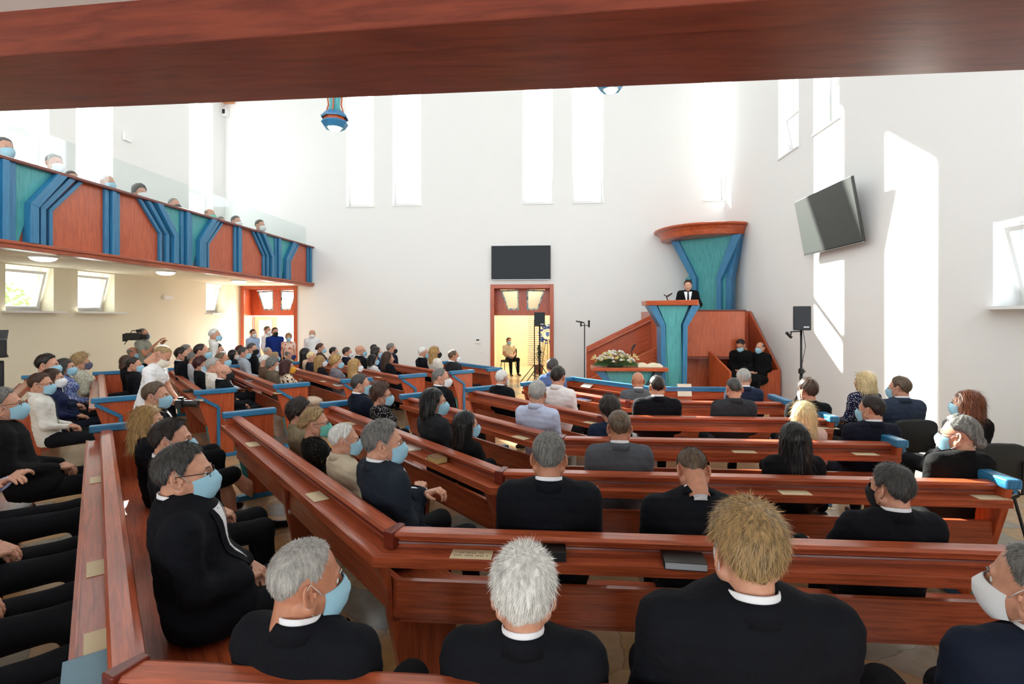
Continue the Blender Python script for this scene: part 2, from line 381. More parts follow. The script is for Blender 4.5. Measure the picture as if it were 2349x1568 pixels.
# ------------------------------------------------------------------ beam of the rear gallery above the camera
def yl(x, a, b): return a[1] + (x - a[0]) * (b[1] - a[1]) / (b[0] - a[0])
fa, fb, na, nb = (-2.66, 2.34), (1.90, 2.26), (-2.10, 1.84), (.26, 1.717)
x0, x1 = XU, XR
m = MB()
q = [(x0, yl(x0, na, nb)), (x1, yl(x1, na, nb)), (x1, yl(x1, fa, fb)), (x0, yl(x0, fa, fb))]
m.hexa([(a, b, 2.975) for a, b in q], [(a, b, 3.6) for a, b in q]); 
struct(m.build('trim_1', WOODB))
m = MB(); q2 = [(x0, yl(x0, na, nb)), (x1, yl(x1, na, nb)), (x1, yl(x1, na, nb) + .16), (x0, yl(x0, na, nb) + .16)]
m.hexa([(a, b - .012, 2.963) for a, b in q2], [(a, b, 2.975) for a, b in q2]); struct(m.build('trim_2', WOODB))
m = MB(); m.hexa([(x0, YS, 3.14), (x1, YS, 3.14), (x1, yl(x1, na, nb), 3.14), (x0, yl(x0, na, nb), 3.14)], [(x0, YS, 3.3), (x1, YS, 3.3), (x1, yl(x1, na, nb), 3.3), (x0, yl(x0, na, nb), 3.3)])
struct(m.build('ceiling_under_rear_gallery', WALL))
# roof truss end in the far left upper corner
o = MB(); o.prism([(0, 0, 0), (.35, 0, .0), (.35, 0, .25), (0, 0, .25), (-.0, 0, .12)], (0, -.3, 0), g=(1, 0, 0)); X = XU + .02
tag(o.build('roof_corbel', plain('light_pine', (214, 140, 84), .5), loc=(X, YB - .02, zof(240, X, YB)), bevel=.03), 'small light brown timber bracket high in the far left corner', 'bracket')

# ------------------------------------------------------------------ doors
STAIN = plain('pale_stained_glass', (205, 214, 205), .2)
def stained(bg):
    m, nt, b = newmat('stained_glass'); N = nt.nodes; L = nt.links
    tc = N.new('ShaderNodeTexCoord'); v = N.new('ShaderNodeTexVoronoi'); v.inputs['Scale'].default_value = 14; L.new(tc.outputs['Object'], v.inputs[0])
    cr = N.new('ShaderNodeValToRGB'); cr.color_ramp.interpolation = 'CONSTANT'; E = cr.color_ramp.elements
    E[0].color = (*srgb(170, 200, 190), 1); E[1].position = .35; E[1].color = (*srgb(120, 160, 185), 1)
    e = E.new(.55); e.color = (*srgb(205, 215, 190), 1); e = E.new(.75); e.color = (*srgb(70, 90, 110), 1)
    L.new(v.outputs['Color'], cr.inputs[0]); L.new(cr.outputs[0], b.inputs['Base Color']); b.inputs['Roughness'].default_value = .25; return m
STG = stained(0)
FROST, _nt, _b = newmat('frosted_pane'); _b.inputs['Base Color'].default_value = (*srgb(225, 222, 205), 1); _b.inputs['Transmission Weight'].default_value = .6; _b.inputs['Roughness'].default_value = .5
def doorway(n, x0, x1, leaf=False):
    root = struct(thing('door_%d' % n, None, None, ((x0 + x1) / 2, YB, 0))); w = (x1 - x0) / 2; dp = .62
    m = MB()
    for a, b in ((-w, -w + .12), (w - .12, w)): m.box(a, b, -.035, .02, 0, 3.0, g=(0, 0, 1))
    m.box(-w + .12, w - .12, -.035, .02, 2.87, 3.0); m.build('casing', WOODP, root, bevel=.008)
    m = MB(); m.box(-w + .001, -w + .06, .02, dp, 0, 2.95, g=(0, 0, 1)); m.box(w - .06, w - .001, .02, dp, 0, 2.95, g=(0, 0, 1)); m.box(-w + .06, w - .06, .02, dp, 2.92, 2.98); m.build('lining', WOODP, root)
    # transom with two fan shaped lights
    m = MB(); y0, y1 = dp - .14, dp - .08; a = w - .06
    # polygons of the lights (x, z)
    La = [(-.78 * a, 2.84), (-.14 * a, 2.86), (-.14 * a, 2.2), (-.52 * a, 2.2)]; Ra = [(-x, z) for x, z in La][::-1]
    def quad(P): m.hexa([(x, y0, z) for x, z in P], [(x, y1, z) for x, z in P], g=(0, 0, 1))
    quad([(-a, 2.02), (a, 2.02), (a, 2.2), (-a, 2.2)]); quad([(-a, 2.86), (a, 2.86), (a, 2.93), (-a, 2.93)])
    quad([(-.14 * a, 2.2), (.14 * a, 2.2), (.14 * a, 2.86), (-.14 * a, 2.86)])
    quad([(-a, 2.2), (-.52 * a, 2.2), (-.78 * a, 2.86), (-a, 2.86)]); quad([(.52 * a, 2.2), (a, 2.2), (a, 2.86), (.78 * a, 2.86)])
    tr = m.build('transom', WOODP, root)
    for P in (La, Ra):
        m2 = MB(); c = Vector((sum(p[0] for p in P) / 4, sum(p[1] for p in P) / 4))
        I = [(c.x + (p[0] - c.x) * .8, c.y + (p[1] - c.y) * .84) for p in P]
        for i in range(4):
            j = (i + 1) % 4; q = [P[i], P[j], I[j], I[i]]
            m2.hexa([(x, y0 + .02, z) for x, z in q], [(x, y0 + .03, z) for x, z in q])
        m2.build('stained_border', STG, tr)
        m3 = MB(); m3.hexa([(x, y0 + .02, z) for x, z in I], [(x, y0 + .028, z) for x, z in I]); m3.build('transom_pane', FROST if n == 2 else GLASS, tr)
    if leaf:
        lf = MB(); hl = 1.99
        for a_, b_, c_, d_ in ((0, .16, 0, hl), (.66, .84, 0, hl), (.16, .66, 0, .9), (.16, .66, 1.85, hl)): lf.box(a_, b_, -.025, .025, c_, d_, g=(0, 0, 1))
        L = lf.build('door_leaf', WOODP, root, loc=(-w + .08, dp, 0.01), rot=(0, 0, R(62)))
        g = MB(); g.box(.16, .66, -.006, .006, .9, 1.85); g.build('leaf_pane', FROST, L)
    return root
doorway(1, D1[0], D1[1], True); doorway(2, D2[0], D2[1])
# vestibule behind the middle door
vx0, vx1, vy = -4.2, 1.9, 21.3
m = MB(); m.box(vx0, vx1, YB, vy + .1, -.15, -.001); struct(m.build('floor_of_vestibule', plain('beige_tiles', (196, 178, 142), .25)))
m = MB(); m.box(vx0, vx1, vy, vy + .1, 0, 3.4); struct(m.build('wall_of_vestibule', TANW))
m = MB(); m.box(vx0 - .1, vx0, YB + .34, vy, 0, 3.4); m.box(vx1, vx1 + .1, YB + .34, vy, 0, 3.4); struct(m.build('wall_of_vestibule_side', CREAM))
m = MB(); m.box(vx0, vx1, YB + .34, vy, 3.4, 3.5); struct(m.build('ceiling_of_vestibule', WALL))
m = MB(); m.box(-2.35, -2.25, 18.4, vy, 0, 3.4); struct(m.build('wall_of_vestibule_corner', CREAM))
ld = bpy.data.lights.new('vestibule_lamp', 'AREA'); ld.energy = 105; ld.color = (1, .87, .68); ld.size = 1.6; lo = bpy.data.objects.new('vestibule_lamp', ld); COL.objects.link(lo); lo.location = (-1, 19.2, 3.35)
# hallway behind the corner door
m = MB(); m.box(-10.9, -5.9, YB + .5, 20.5, -.15, -.001); struct(m.build('floor_of_hallway', plain('pale_tiles', (220, 214, 204), .3)))
m = MB(); m.box(-10.9, -5.9, 20.5, 20.6, 0, 3.4); struct(m.build('wall_of_hallway', WALL))
ld = bpy.data.lights.new('hallway_lamp', 'AREA'); ld.energy = 420; ld.size = 2.5; lo = bpy.data.objects.new('hallway_lamp', ld); COL.objects.link(lo); lo.location = (-8.6, 18.6, 3.35)  # unseen fill light added to whiten the view through the corner door
# louvred shutter strip, wreath and plant in the vestibule
m = MB()
for k in range(34): m.box(-.28, .28, -.03, .0, .05 + k * .085, .11 + k * .085)
m.box(-.3, .3, 0, .02, 0, 3.0); X = at_Y(1228, 21.2)
tag(m.build('wall_louvre', plain('cream_louvre', (205, 196, 170), .5), loc=(X, 21.24, 0)), 'cream louvred wall strip seen through the middle door', 'louvre')
X = at_Y(1256, 20.6); Z = zof(766, X, 20.6)
root = thing('wreath', 'round blue flower wreath with a pale emblem, seen through the middle door', 'wreath', (X, 20.6, Z))
m = MB(); rr = random.Random(3)
for k in range(90):
    a = rr.random() * 2 * PI; q = .2 + rr.random() * .16; c = Vector((q * math.cos(a), rr.uniform(-.06, 0), q * math.sin(a) * 1.05)); s_ = .05
    m.lathe([(.001, -s_ * .6), (s_, -s_ * .2), (s_ * .7, s_ * .4), (.001, s_ * .5)], c, n=6)
m.build('blue_flowers', plain('blue_flower', (28, 62, 130), .7), root)
m = MB(); m.tube([(.19 * math.cos(t), -.07, .19 * math.sin(t)) for t in [i * PI / 12 for i in range(24)]], .018, closed=True)
V = [(.18 * math.cos(t), -.06, .18 * math.sin(t)) for t in [i * PI / 12 for i in range(24)]]; m.add(V, [tuple(range(24))]); m.build('emblem_disc', plain('emblem_cream', (206, 204, 180), .6), root)
m = MB(); m.prism([(-.07, -.075, .09), (.07, -.075, .09), (.07, -.075, -.02), (0, -.075, -.1), (-.07, -.075, -.02)], (0, -.01, 0)); m.build('emblem_shield', plain('emblem_blue', (60, 90, 150), .6), root)
m = MB(); m.tube([(-.25, .3, -Z), (0, .02, .1)], .015); m.tube([(.25, .3, -Z), (0, .02, .1)], .015); m.tube([(0, -.25, -Z), (0, 0, .1)], .015); m.build('easel', plain('easel_wood', (120, 92, 60), .6), root)
X = at_Y(1236, 18.2)
root = thing('potted_plant', 'spiky green potted plant behind the tripod speaker in the middle door', 'plant', (X, 18.2, 0))
m = MB(); m.lathe([(.13, 0), (.17, .3), (.16, .3), (.15, .27), (.001, .27)], n=20); m.build('pot', plain('terracotta_pot', (120, 80, 60), .7), root)
m = MB()
for k in range(46):
    a = rr.random() * 2 * PI; l = rr.uniform(.25, .45); z0 = rr.uniform(.35, .95); d = Vector((math.cos(a), math.sin(a), 0)); p = Vector((-d.y, d.x, 0)) * .02
    q = [Vector((0, 0, z0)) + d * l * t + Vector((0, 0, l * (.9 * t - .9 * t * t))) for t in (0, .35, .7, 1)]
    V = []
    for i, c in enumerate(q): w = (1, 1, .7, .05)[i]; V += [c - p * w, c + p * w]
    m.add(V, [(2 * i, 2 * i + 1, 2 * i + 3, 2 * i + 2) for i in range(3)])
m.build('leaves', plain('dark_leaf', (52, 84, 44), .5), root)
m = MB(); m.tube([(0, 0, .2), (0, 0, .95)], .02); m.build('stem', plain('stem_brown', (90, 70, 50), .8), root)

# ------------------------------------------------------------------ television screens
def scr():
    m, nt, b = newmat('dark_screen'); b.inputs['Base Color'].default_value = (.006, .009, .012, 1); b.inputs['Roughness'].default_value = .12; b.inputs['Specular IOR Level'].default_value = .12; return m
SCREEN = scr()
def tv(label, w, h, loc, rot):
    root = thing('television', label, 'television', loc); root.rotation_euler = rot
    m = MB(); m.box(-w / 2, w / 2, .0, .045, 0, h); m.build('casing', BLACK, root, bevel=.006)
    m = MB(); m.box(-w / 2 + .015, w / 2 - .015, -.003, .0, .02, h - .015); m.build('screen', SCREEN if w < 2 else plain('matte_screen', (66, 70, 68), .45), root)
    m = MB(); m.box(-.2, .2, .045, .098 if w < 2 else .25, h * .42, h * .56); m.build('wall_bracket', DGREY, root)
    m = MB(); m.box(-w / 2, w / 2, -.004, .006, -.012, 0); m.build('trim_strip', STEEL, root)
x0, x1 = at_Y(1128, YB), at_Y(1263, YB); z0, z1 = zof(641, (x0 + x1) / 2, YB), zof(564, (x0 + x1) / 2, YB)
tv('flat black television on the back wall above the middle door', x1 - x0, z1 - z0, ((x0 + x1) / 2, YB - .1, z0), (0, 0, 0))
root_tv = tv('large tilted black television on the right wall', 2.03, 1.1, (XR - .18, 10.05, 3.22), (R(-10), 0, R(-90)))
# the tilted one leans out at its top: rotation is about its long lower edge
for o in bpy.data.objects:
    if o.name.startswith('television') and o.get('label', '').startswith('large'):
        o.rotation_mode = 'XYZ'; o.rotation_euler = (Matrix.Rotation(R(-90), 3, 'Z') @ Matrix.Rotation(R(10), 3, 'X')).to_euler()

# ------------------------------------------------------------------ small wall fittings
def wallbox(name, label, cat, px, py, w, h, d, mat, wall='back'):
    if wall == 'back': X = at_Y(px, YB); loc = (X, YB - d / 2, zof(py, X, YB)); s = (w / 2, d / 2, h / 2)
    else:
        a = math.atan((px - 1174.5) / F) - TH; XX = XL if wall == 'left' else XU; Y = XX / math.tan(a); loc = (XX + d / 2, Y, zof(py, XX, Y)); s = (d / 2, w / 2, h / 2)
    root = thing(name, label, cat, loc)
    m = MB(); m.box(-s[0], s[0], -s[1], s[1], -s[2], s[2]); m.build('housing', mat, root, bevel=.01)
    return root
r_ = wallbox('thermostat', 'small white thermostat on the back wall left of the middle door', 'thermostat', 1097, 781, .2, .17, .04, PVC)
m = MB(); m.box(-.06, .04, -.024, -.02, .0, .05); m.build('display', plain('lcd_grey', (70, 74, 72), .3), r_)
wallbox('light_switch', 'white switch plate low on the back wall left of the middle door', 'switch', 1104, 806, .12, .1, .02, PVC)
wallbox('emergency_light', 'small white emergency lamp box on the left wall between windows', 'lamp', 381, 682, .3, .1, .08, PVC, 'left')
wallbox('wall_sensor', 'faint white sensor box high on the upper left wall', 'sensor', 290, 315, .25, .2, .06, PVC, 'upper')
r_ = wallbox('surveillance_camera', 'white surveillance camera with dark lens high in the far left corner', 'camera', 520, 261, .17, .26, .16, PVC)
m = MB(); m.box(-.04, .04, -.1, -.08, -.05, .09); m.build('lens', BLACK, r_)

# ------------------------------------------------------------------ pendant lamps
def pendant(px, py, zc, label):
    X, Y = at_depth(px, zc); Z = H + (726 - py) * zc / F
    root = thing('pendant_lamp', label, 'pendant lamp', (X, Y, Z), rz=R(10), group='octagonal pendant lamps')
    oc = dict(n=8, ph=PI / 8)
    m = MB(); m.tube([(0, 0, .66), (0, 0, CZ - Z)], .035, n=8); m.build('stem', WOODP, root)
    m = MB(); m.lathe([(.06, .66), (.125, .66), (.125, .63), (.1, .58), (.09, .46), (.11, .37), (.17, .3)], **oc); m.build('neck', TEAL, root)
    m = MB()
    for k in range(4):
        a = k * PI / 2; c, s_ = math.cos(a), math.sin(a)
        m.tube([(c * .125, s_ * .125, .6), (c * .11, s_ * .11, .46), (c * .15, s_ * .15, .32)], .014, n=6)
    m.build('neck_rib', WOODP, root)
    m = MB(); m.lathe([(.1, .32), (.16, .33), (.24, .24), (.235, .215), (.16, .27), (.1, .27)], **oc); m.build('upper_flange', BLUE, root)
    m = MB(); m.lathe([(.1, .27), (.185, .26), (.185, .13), (.1, .13)], **oc); m.build('band', WOODP, root)
    m = MB(); m.lathe([(.15, .15), (.22, .16), (.235, .13), (.17, .04), (.145, .05), (.14, .1)], **oc); m.build('lower_flange', BLUE, root)
    m = MB(); m.lathe([(.14, .09), (.15, .06), (.13, .045), (.125, .07)], n=24); m.build('metal_ring', STEEL, root, smooth=True)
    m = MB(); m.lathe([(.115, .085), (.118, .05), (.085, .01), (.04, -.004), (.001, -.008)], n=24); m.build('globe', emit('lamp_warm', (255, 238, 200), 7), root, smooth=True)
pendant(768, 300, 9.3, 'teal and orange octagonal pendant lamp hanging whole below the beam on the left')
pendant(1401, 213, 9.0, 'pendant lamp mostly hidden by the beam, only its glowing foot showing')
# ------------------------------------------------------------------ pews
AZ = R(42.84)                                   # the angled wings turn by this much
NW = Vector((math.cos(AZ), math.sin(AZ)))       # the way people on the wings face
UW = Vector((-math.sin(AZ), math.cos(AZ)))      # along a wing, away from the camera
def nk(k): return .08 if k == 0 else .151 + 1.028 * k
def Yk(k): return 1.50 if k == 0 else 2.575 + 1.039 * (k - 1)
def wing(k, s, d=0): return NW * (nk(k) + d) + UW * s
def joint(k): return Vector(((nk(k) - NW.y * Yk(k)) / NW.x, Yk(k)))
SE, SA = 6.22, 8.38                             # aisle between these two stations
RAIL = [(-.044, .89), (-.052, .902), (-.042, .917), (.02, .922), (.042, .912), (.046, .898), (.03, .884), (.03, .872), (-.018, .872), (-.022, .884)]
BACK = [(-.012, .79), (.02, .79), (.02, .872), (-.012, .872)]
MOLD = [(-.02, .852), (-.012, .852), (-.012, .862), (-.017, .86)]
SHELF = [(-.138, .81), (-.012, .81), (-.012, .832), (-.131, .832), (-.131, .838), (-.138, .838)]
LIP = [(-.152, .793), (-.138, .793), (-.138, .838), (-.152, .84)]
LOWER = [(-.0, .47), (.03, .47), (.035, .655), (.005, .655)]
SEAT = [(.036, .43), (.47, .425), (.48, .45), (.47, .462), (.036, .462)]
def panel_poly():
    return [(-.17, .9), (.37, .9), (.37, 0), (.1, 0), (.02, .42), (-.05, .66)]
def end_panel(root, P, along, front, inner):
    """end panel standing at 2D point P; along = unit vector pointing out of the pew; front = facing"""
    def p3(d, o, z): q = P + front * d + along * o; return (q.x, q.y, z)
    m = MB(); m.prism([p3(d, 0, z) for d, z in [(-.10, .9), (.37, .9), (.37, .03), (.1, .03), (.035, .45), (-.06, .74)]], tuple((along * .045).to_3d()), g=(0, 0, 1))
    e = m.build('end_panel', WOODP, root, bevel=.006)
    m = MB(); B = [p3(-.13, -.02, .9), p3(.4, -.02, .9), p3(.4, .075, .9), p3(-.13, .075, .9)]; T = [(a, b, .965) for a, b, c in B]
    m.hexa(B, T, g=tuple(front.to_3d())); m.build('blue_cap', BLUE, root, bevel=.012)
    m = MB(); s_ = [(-.09, .885), (.17, .71), (.17, .04)]; w = .02
    for a, b in ((0, 1), (1, 2)):
        (d0, z0), (d1, z1) = s_[a], s_[b]; t = Vector((d1 - d0, z1 - z0)).normalized(); n = Vector((-t.y, t.x)) * w
        q = [(d0 - n.x, z0 - n.y), (d0 + n.x, z0 + n.y), (d1 + n.x, z1 + n.y), (d1 - n.x, z1 - n.y)]
        m.hexa([p3(d, .045, z) for d, z in q], [p3(d, .07, z) for d, z in q], g=(0, 0, 1))
    m.build('blue_strip', BLUE, root)
    m = MB(); m.hexa([p3(.0, -.02, 0), p3(.62, -.02, 0), p3(.62, .07, 0), p3(.0, .07, 0)], [p3(.02, -.02, .05), p3(.6, -.02, .05), p3(.6, .07, .05), p3(.02, .07, .05)], g=tuple(front.to_3d()))
    m.build('blue_foot', BLUE, root, bevel=.006)
    m = MB(); m.hexa([p3(.1, -.03, .05), p3(.15, -.03, .05), p3(.15, .0, .05), p3(.1, .0, .05)], [p3(.02, -.03, .45), p3(.07, -.03, .45), p3(.07, .0, .45), p3(.02, .0, .45)], g=(0, 0, 1)); m.build('teal_post', TEAL, root)
def pew(label, path, ends=(True, True), group=None, front_only=False):
    base = (sum((Vector(p) for p in path), Vector((0, 0))) / len(path))
    root = thing('pew', label, 'pew', (0, 0, 0), group=group)
    def sw(name, prof, mat, bv=0):
        m = MB(); m.sweep(prof, path); return m.build(name, mat, root, bevel=bv)
    sw('top_rail', RAIL, WOOD); sw('back_board', BACK, WOOD)
    sw('moulding', MOLD, WOODD)
    s = sw('book_shelf', SHELF, WOOD); m = MB(); m.sweep(LIP, path); m.build('shelf_lip', WOOD, s)
    sw('lower_board', LOWER, WOOD); sw('seat', SEAT, WOOD)
    P = [Vector(p) for p in path]
    for i in range(len(P) - 1):                         # supports
        d = (P[i + 1] - P[i]); L = d.length; d.normalize(); n = Vector((-d.y, d.x)); k = max(1, int(L / 1.5))
        for j in range(k + 1):
            if (i == 0 and j == 0 and ends[0]) or (i == len(P) - 2 and j == k and ends[1]): continue
            q = P[i] + d * min(max(L * j / k, .06), L - .06)
            if i > 0 and j == 0: continue
            def p3(a, o, z): r = q + n * a + d * o; return (r.x, r.y, z)
            m = MB(); m.prism([p3(a, -.025, z) for a, z in [(-.12, .808), (-.02, .808), (-.005, .6), (.0, .43), (.4, .43), (.34, .0), (.08, .0), (-.012, .44), (-.03, .6)]], tuple((d * .05).to_3d()), g=(0, 0, 1))
            m.build('support', WOOD, root)
    for i in range(1, len(P) - 1):
        d0 = (P[i] - P[i - 1]).normalized(); d1 = (P[i + 1] - P[i]).normalized(); n = (Vector((-d0.y, d0.x)) + Vector((-d1.y, d1.x))).normalized(); t = Vector((n.y, -n.x))
        def p3(a, o, z): r = P[i] + n * a + t * o; return (r.x, r.y, z)
        m = MB(); m.hexa([p3(-.062, -.03, .838), p3(-.062, .03, .838), p3(.05, .02, .838), p3(.05, -.02, .838)], [p3(-.062, -.03, .925), p3(-.062, .03, .925), p3(.05, .02, .93), p3(.05, -.02, .93)], g=(0, 0, 1))
        m.build('joint_block', WOODD, root, bevel=.006)
    if ends[0]:
        d = (P[0] - P[1]).normalized(); end_panel(root, P[0], d, Vector((d.y, -d.x)), 0)
    if ends[1]:
        d = (P[-1] - P[-2]).normalized(); end_panel(root, P[-1], d, Vector((-d.y, d.x)), 0)
    return root
XE = 2.85
rowname = ['nearest pew, running along the left foreground and out of the bottom edge', 'long angled pew directly behind the black hymn book, second nearest', 'third nearest angled pew with books and papers on its shelf', 'fourth nearest angled pew, behind the long black haired woman',
           'sunlit angled pew behind the grey haired man in light blue shirt', 'foremost angled pew directly behind the blue capped barrier']
for k in range(6):
    J = joint(k); A = wing(k, SE); E_ = (4.3 if k == 0 else XE, Yk(k))
    pew(rowname[k], [tuple(A), tuple(J), E_], (True, k > 0), 'angled pews of the right block')
pew('pew wing at the left picture edge under the seated man in black', [tuple(wing(-1, SE - .05)), tuple(wing(-1, 1.0))], (False, False), 'angled pews of the right block')
ln = ['left block pew nearest the left wall window, by the man with the green tie', 'left block pew beside the photographer in the white T-shirt', 'left block pew in front of the bald man with glasses', 'left block pew behind the woman in the patterned blouse',
      'left block pew behind the blonde woman with a white mask', 'left block pew behind the woman with long brown hair', 'left block pew nearest the middle door, by the balding man in grey']
for k in range(-1, 6):
    pew(ln[k + 1], [tuple(wing(k, 12.3)), tuple(wing(k, SA))], (True, True), 'straight pews of the left block')
# low panelled barriers in front of the two blocks
def barrier(label, path):
    root = thing('pew_barrier', label, 'barrier', (0, 0, 0), group='blue capped barriers in front of the pews')
    for name, prof, mat in (('panel', [(-.01, .0), (.03, .0), (.03, .9), (-.01, .9)], WOODP), ('blue_cap', [(-.035, .9), (.055, .9), (.055, .96), (-.035, .96)], BLUE), ('book_shelf', SHELF, WOOD)):
        m = MB(); m.sweep(prof, path); m.build(name, mat, root)
    P = [Vector(p) for p in path]
    for a, b, sg in ((P[0], P[1], 1), (P[-1], P[-2], -1)):
        d = (a - b).normalized(); n = Vector((d.y, -d.x)) * sg
        def p3(q, o, z): r = a + n * q + d * o; return (r.x, r.y, z)
        m = MB(); m.prism([p3(x, 0, z) for x, z in [(-.24, .9), (.03, .9), (.03, 0), (-.12, 0), (-.2, .7)]], tuple((d * .04).to_3d()), g=(0, 0, 1)); m.build('end_panel', WOODP, root)
        m = MB(); B = [p3(-.3, -.02, .9), p3(.06, -.02, .9), p3(.06, .06, .9), p3(-.3, .06, .9)]; m.hexa(B, [(x, y, .965) for x, y, z in B]); m.build('end_cap', BLUE, root, bevel=.01)
    return root
barrier('bent wooden barrier with blue cap in front of the pulpit', [tuple(wing(6, SE + .05)), tuple(joint(6)), (XE, Yk(6))])
barrier('wooden barrier with blue cap left of the middle door opening', [tuple(wing(6, 10.3)), tuple(wing(6, SA))])

# ------------------------------------------------------------------ papers and books on the shelves
def on_shelf(px, k, straight, off=-.075):
    """point on the shelf of pew k seen at picture column px"""
    t = math.atan((px - 1174.5) / F) - TH; dr = Vector((math.sin(t), math.cos(t)))
    if straight: q = dr * ((Yk(k) + off) / dr.y); return q, 0.0
    q = dr * ((nk(k) + off) / NW.dot(dr)); return q, AZ - PI / 2
def paper(px, k, straight, label, w=.19, l=.095, text=False, blue=False):
    q, rz = on_shelf(px, k, straight)
    root = thing('paper_slip', label, 'paper', (q.x, q.y, .8335), rz if not straight else 0, 'cream paper slips on the pew shelves')
    m = MB(); m.box(-w / 2, w / 2, -l / 2, l / 2, 0, .0015); m.build('sheet', PAPER, root)
    if text:
        m = MB()
        for j, (z, n) in enumerate(((.014, 10), (-.012, 16))):
            for i in range(n):
                if (i * 7 + j) % 5 == 4: continue
                x = -w * .3 + w * .6 * i / n if n == 10 else -w * .42 + w * .84 * i / n; m.box(x, x + w * .035, z - .006, z + .004, .0015, .002)
        m.build('printed_lines', PRINT, root)
    return root
for a in ((1082, 1, True, 'large cream paper with two printed lines, right of the nearest pew joint', .2, .1, True), (727, 1, False, 'cream paper halfway along the wing of the second nearest pew'), (580, 1, False, 'cream paper near the far end of the second nearest pew'),
          (1340, 2, True, 'cream paper right of the grey-cropped man in the black suit'), (1823, 2, True, 'cream paper under the long black hair on the right'), (2272, 2, True, 'cream paper at the far right of the third nearest pew'),
          (802, 2, False, 'cream paper beneath the woman in the dotted black top'), (1000, 2, False, 'cream paper beside the thick gilt-edged book'),
          (1195, 3, False, 'cream paper on the wing below the light blue shirt'), (1390, 3, True, 'small cream paper left of the man in the grey jacket'), (1707, 3, True, 'cream paper behind the black haired woman, left side'), (1985, 3, True, 'cream paper behind the man in the navy suit on the right'),
          (1357, 4, False, 'sunlit cream paper left of the brown haired woman'), (1900, 4, True, 'cream paper at the right end of the sunlit pew'),
          (460, 1, False, 'cream paper on the left block pew before the aisle'), (636, 2, False, 'cream paper near the aisle end below the patterned blouse'), (742, 3, False, 'cream paper on the left block pew behind the blonde woman'), (868, 4, False, 'cream paper below the black haired woman with white top')):
    if a[0] in (460,): continue
    paper(*a)
for px, s, lab in ((0, 3.05, 'cream paper lying on the long shelf in the left foreground, middle one'), (0, 4.7, 'cream paper farther along the long shelf in the left foreground'), (0, 2.35, 'cream paper tucked beside the blue book in the left foreground')):
    q = wing(0, s, -.075); r_ = thing('paper_slip', lab, 'paper', (q.x, q.y, .8335), AZ - PI / 2, 'cream paper slips on the pew shelves'); m = MB(); m.box(-.09, .09, -.039, .039, 0, .0015); m.build('sheet', PAPER, r_)
def book(q, rz, label, w, l, h, cover, cloth=(225, 222, 210), z=.8335, group=None):
    root = thing('hymn_book', label, 'book', (q.x, q.y, z), rz, group or 'books on the pew shelves')
    m = MB(); m.box(-w / 2 + .004, w / 2 - .002, -l / 2 + .003, l / 2 - .003, .003, h - .003); m.build('page_block', plain('pages_%d' % cloth[0], cloth, .7), root)
    m = MB(); m.box(-w / 2, w / 2, -l / 2, l / 2, 0, .003); m.box(-w / 2, w / 2, -l / 2, l / 2, h - .003, h); m.box(-w / 2, -w / 2 + .004, -l / 2, l / 2, 0, h); m.build('cover', plain('cover_%d_%d_%d' % cover, cover, .45), root, bevel=.002)
    return root
q, r0 = on_shelf(1568, 1, True, -.1); book(q, R(-4), 'black hymn book with pale page edges, left of the blond man', .19, .125, .035, (22, 22, 24), (190, 196, 205))
q, r0 = on_shelf(1262, 1, True, -.07); book(q, R(2), 'black zipped book behind the white haired man in the foreground', .15, .1, .045, (14, 14, 15), (20, 20, 20))
q, r0 = on_shelf(1003, 2, False, -.09); book(q, r0, 'thick brown book with cream page edges on the third pew', .15, .1, .045, (120, 84, 52), (205, 180, 120))
q, r0 = on_shelf(940, 2, False, -.07); book(q, r0, 'thin white booklet beside the grey-haired man in the dark suit', .2, .12, .012, (225, 215, 200))
q = wing(0, 2.1, -.1); book(q, AZ - PI / 2, 'light blue book on the long shelf in the left foreground', .26, .13, .03, (96, 132, 150), (70, 76, 82))
q, r0 = on_shelf(456, 1, False, -.08); book(q, r0, 'small grey book on the left block shelf before the bald man', .13, .1, .025, (120, 126, 132))
q, r0 = on_shelf(431, 1, False, -.08); book(q, r0, 'black book on the left block shelf by the man in the white T-shirt', .2, .12, .03, (18, 20, 20), (30, 30, 30))
q, r0 = on_shelf(569, 2, False, -.08); book(q, r0, 'dark booklet on the shelf right of the bald man', .2, .12, .02, (60, 62, 60), (190, 180, 160))
q, r0 = on_shelf(776, 3, False, -.08); book(q, r0, 'dark grey book on the left block shelf nearest the navy suit', .2, .12, .03, (50, 54, 56))
q, r0 = on_shelf(1338, 5, False, -.08); book(q, r0, 'dark blue book on the foremost pew beside the white shirt', .2, .12, .025, (30, 44, 86))
for px, py, lab, tl in ((1345, 5, 'cream sheet propped on the barrier at its left bend', 25), (1571, 6, 'white sheet hanging over the barrier below the pulpit column', 80)):
    t = math.atan((px - 1174.5) / F) - TH; dr = Vector((math.sin(t), math.cos(t)))
    if px == 1345: q = dr * ((nk(6) - .07) / NW.dot(dr)); rz = AZ - PI / 2
    else: q = dr * ((Yk(6) - .05) / dr.y); rz = 0
    r_ = thing('paper_sheet', lab, 'paper', (q.x, q.y, .85 if px == 1345 else .8), rz)
    r_.rotation_euler = (R(tl), 0, rz); m = MB(); m.box(-.1, .1, -.04, .21 if px == 1571 else .13, 0, .003); m.build('sheet', plain('white_sheet', (236, 230, 208), .8), r_)

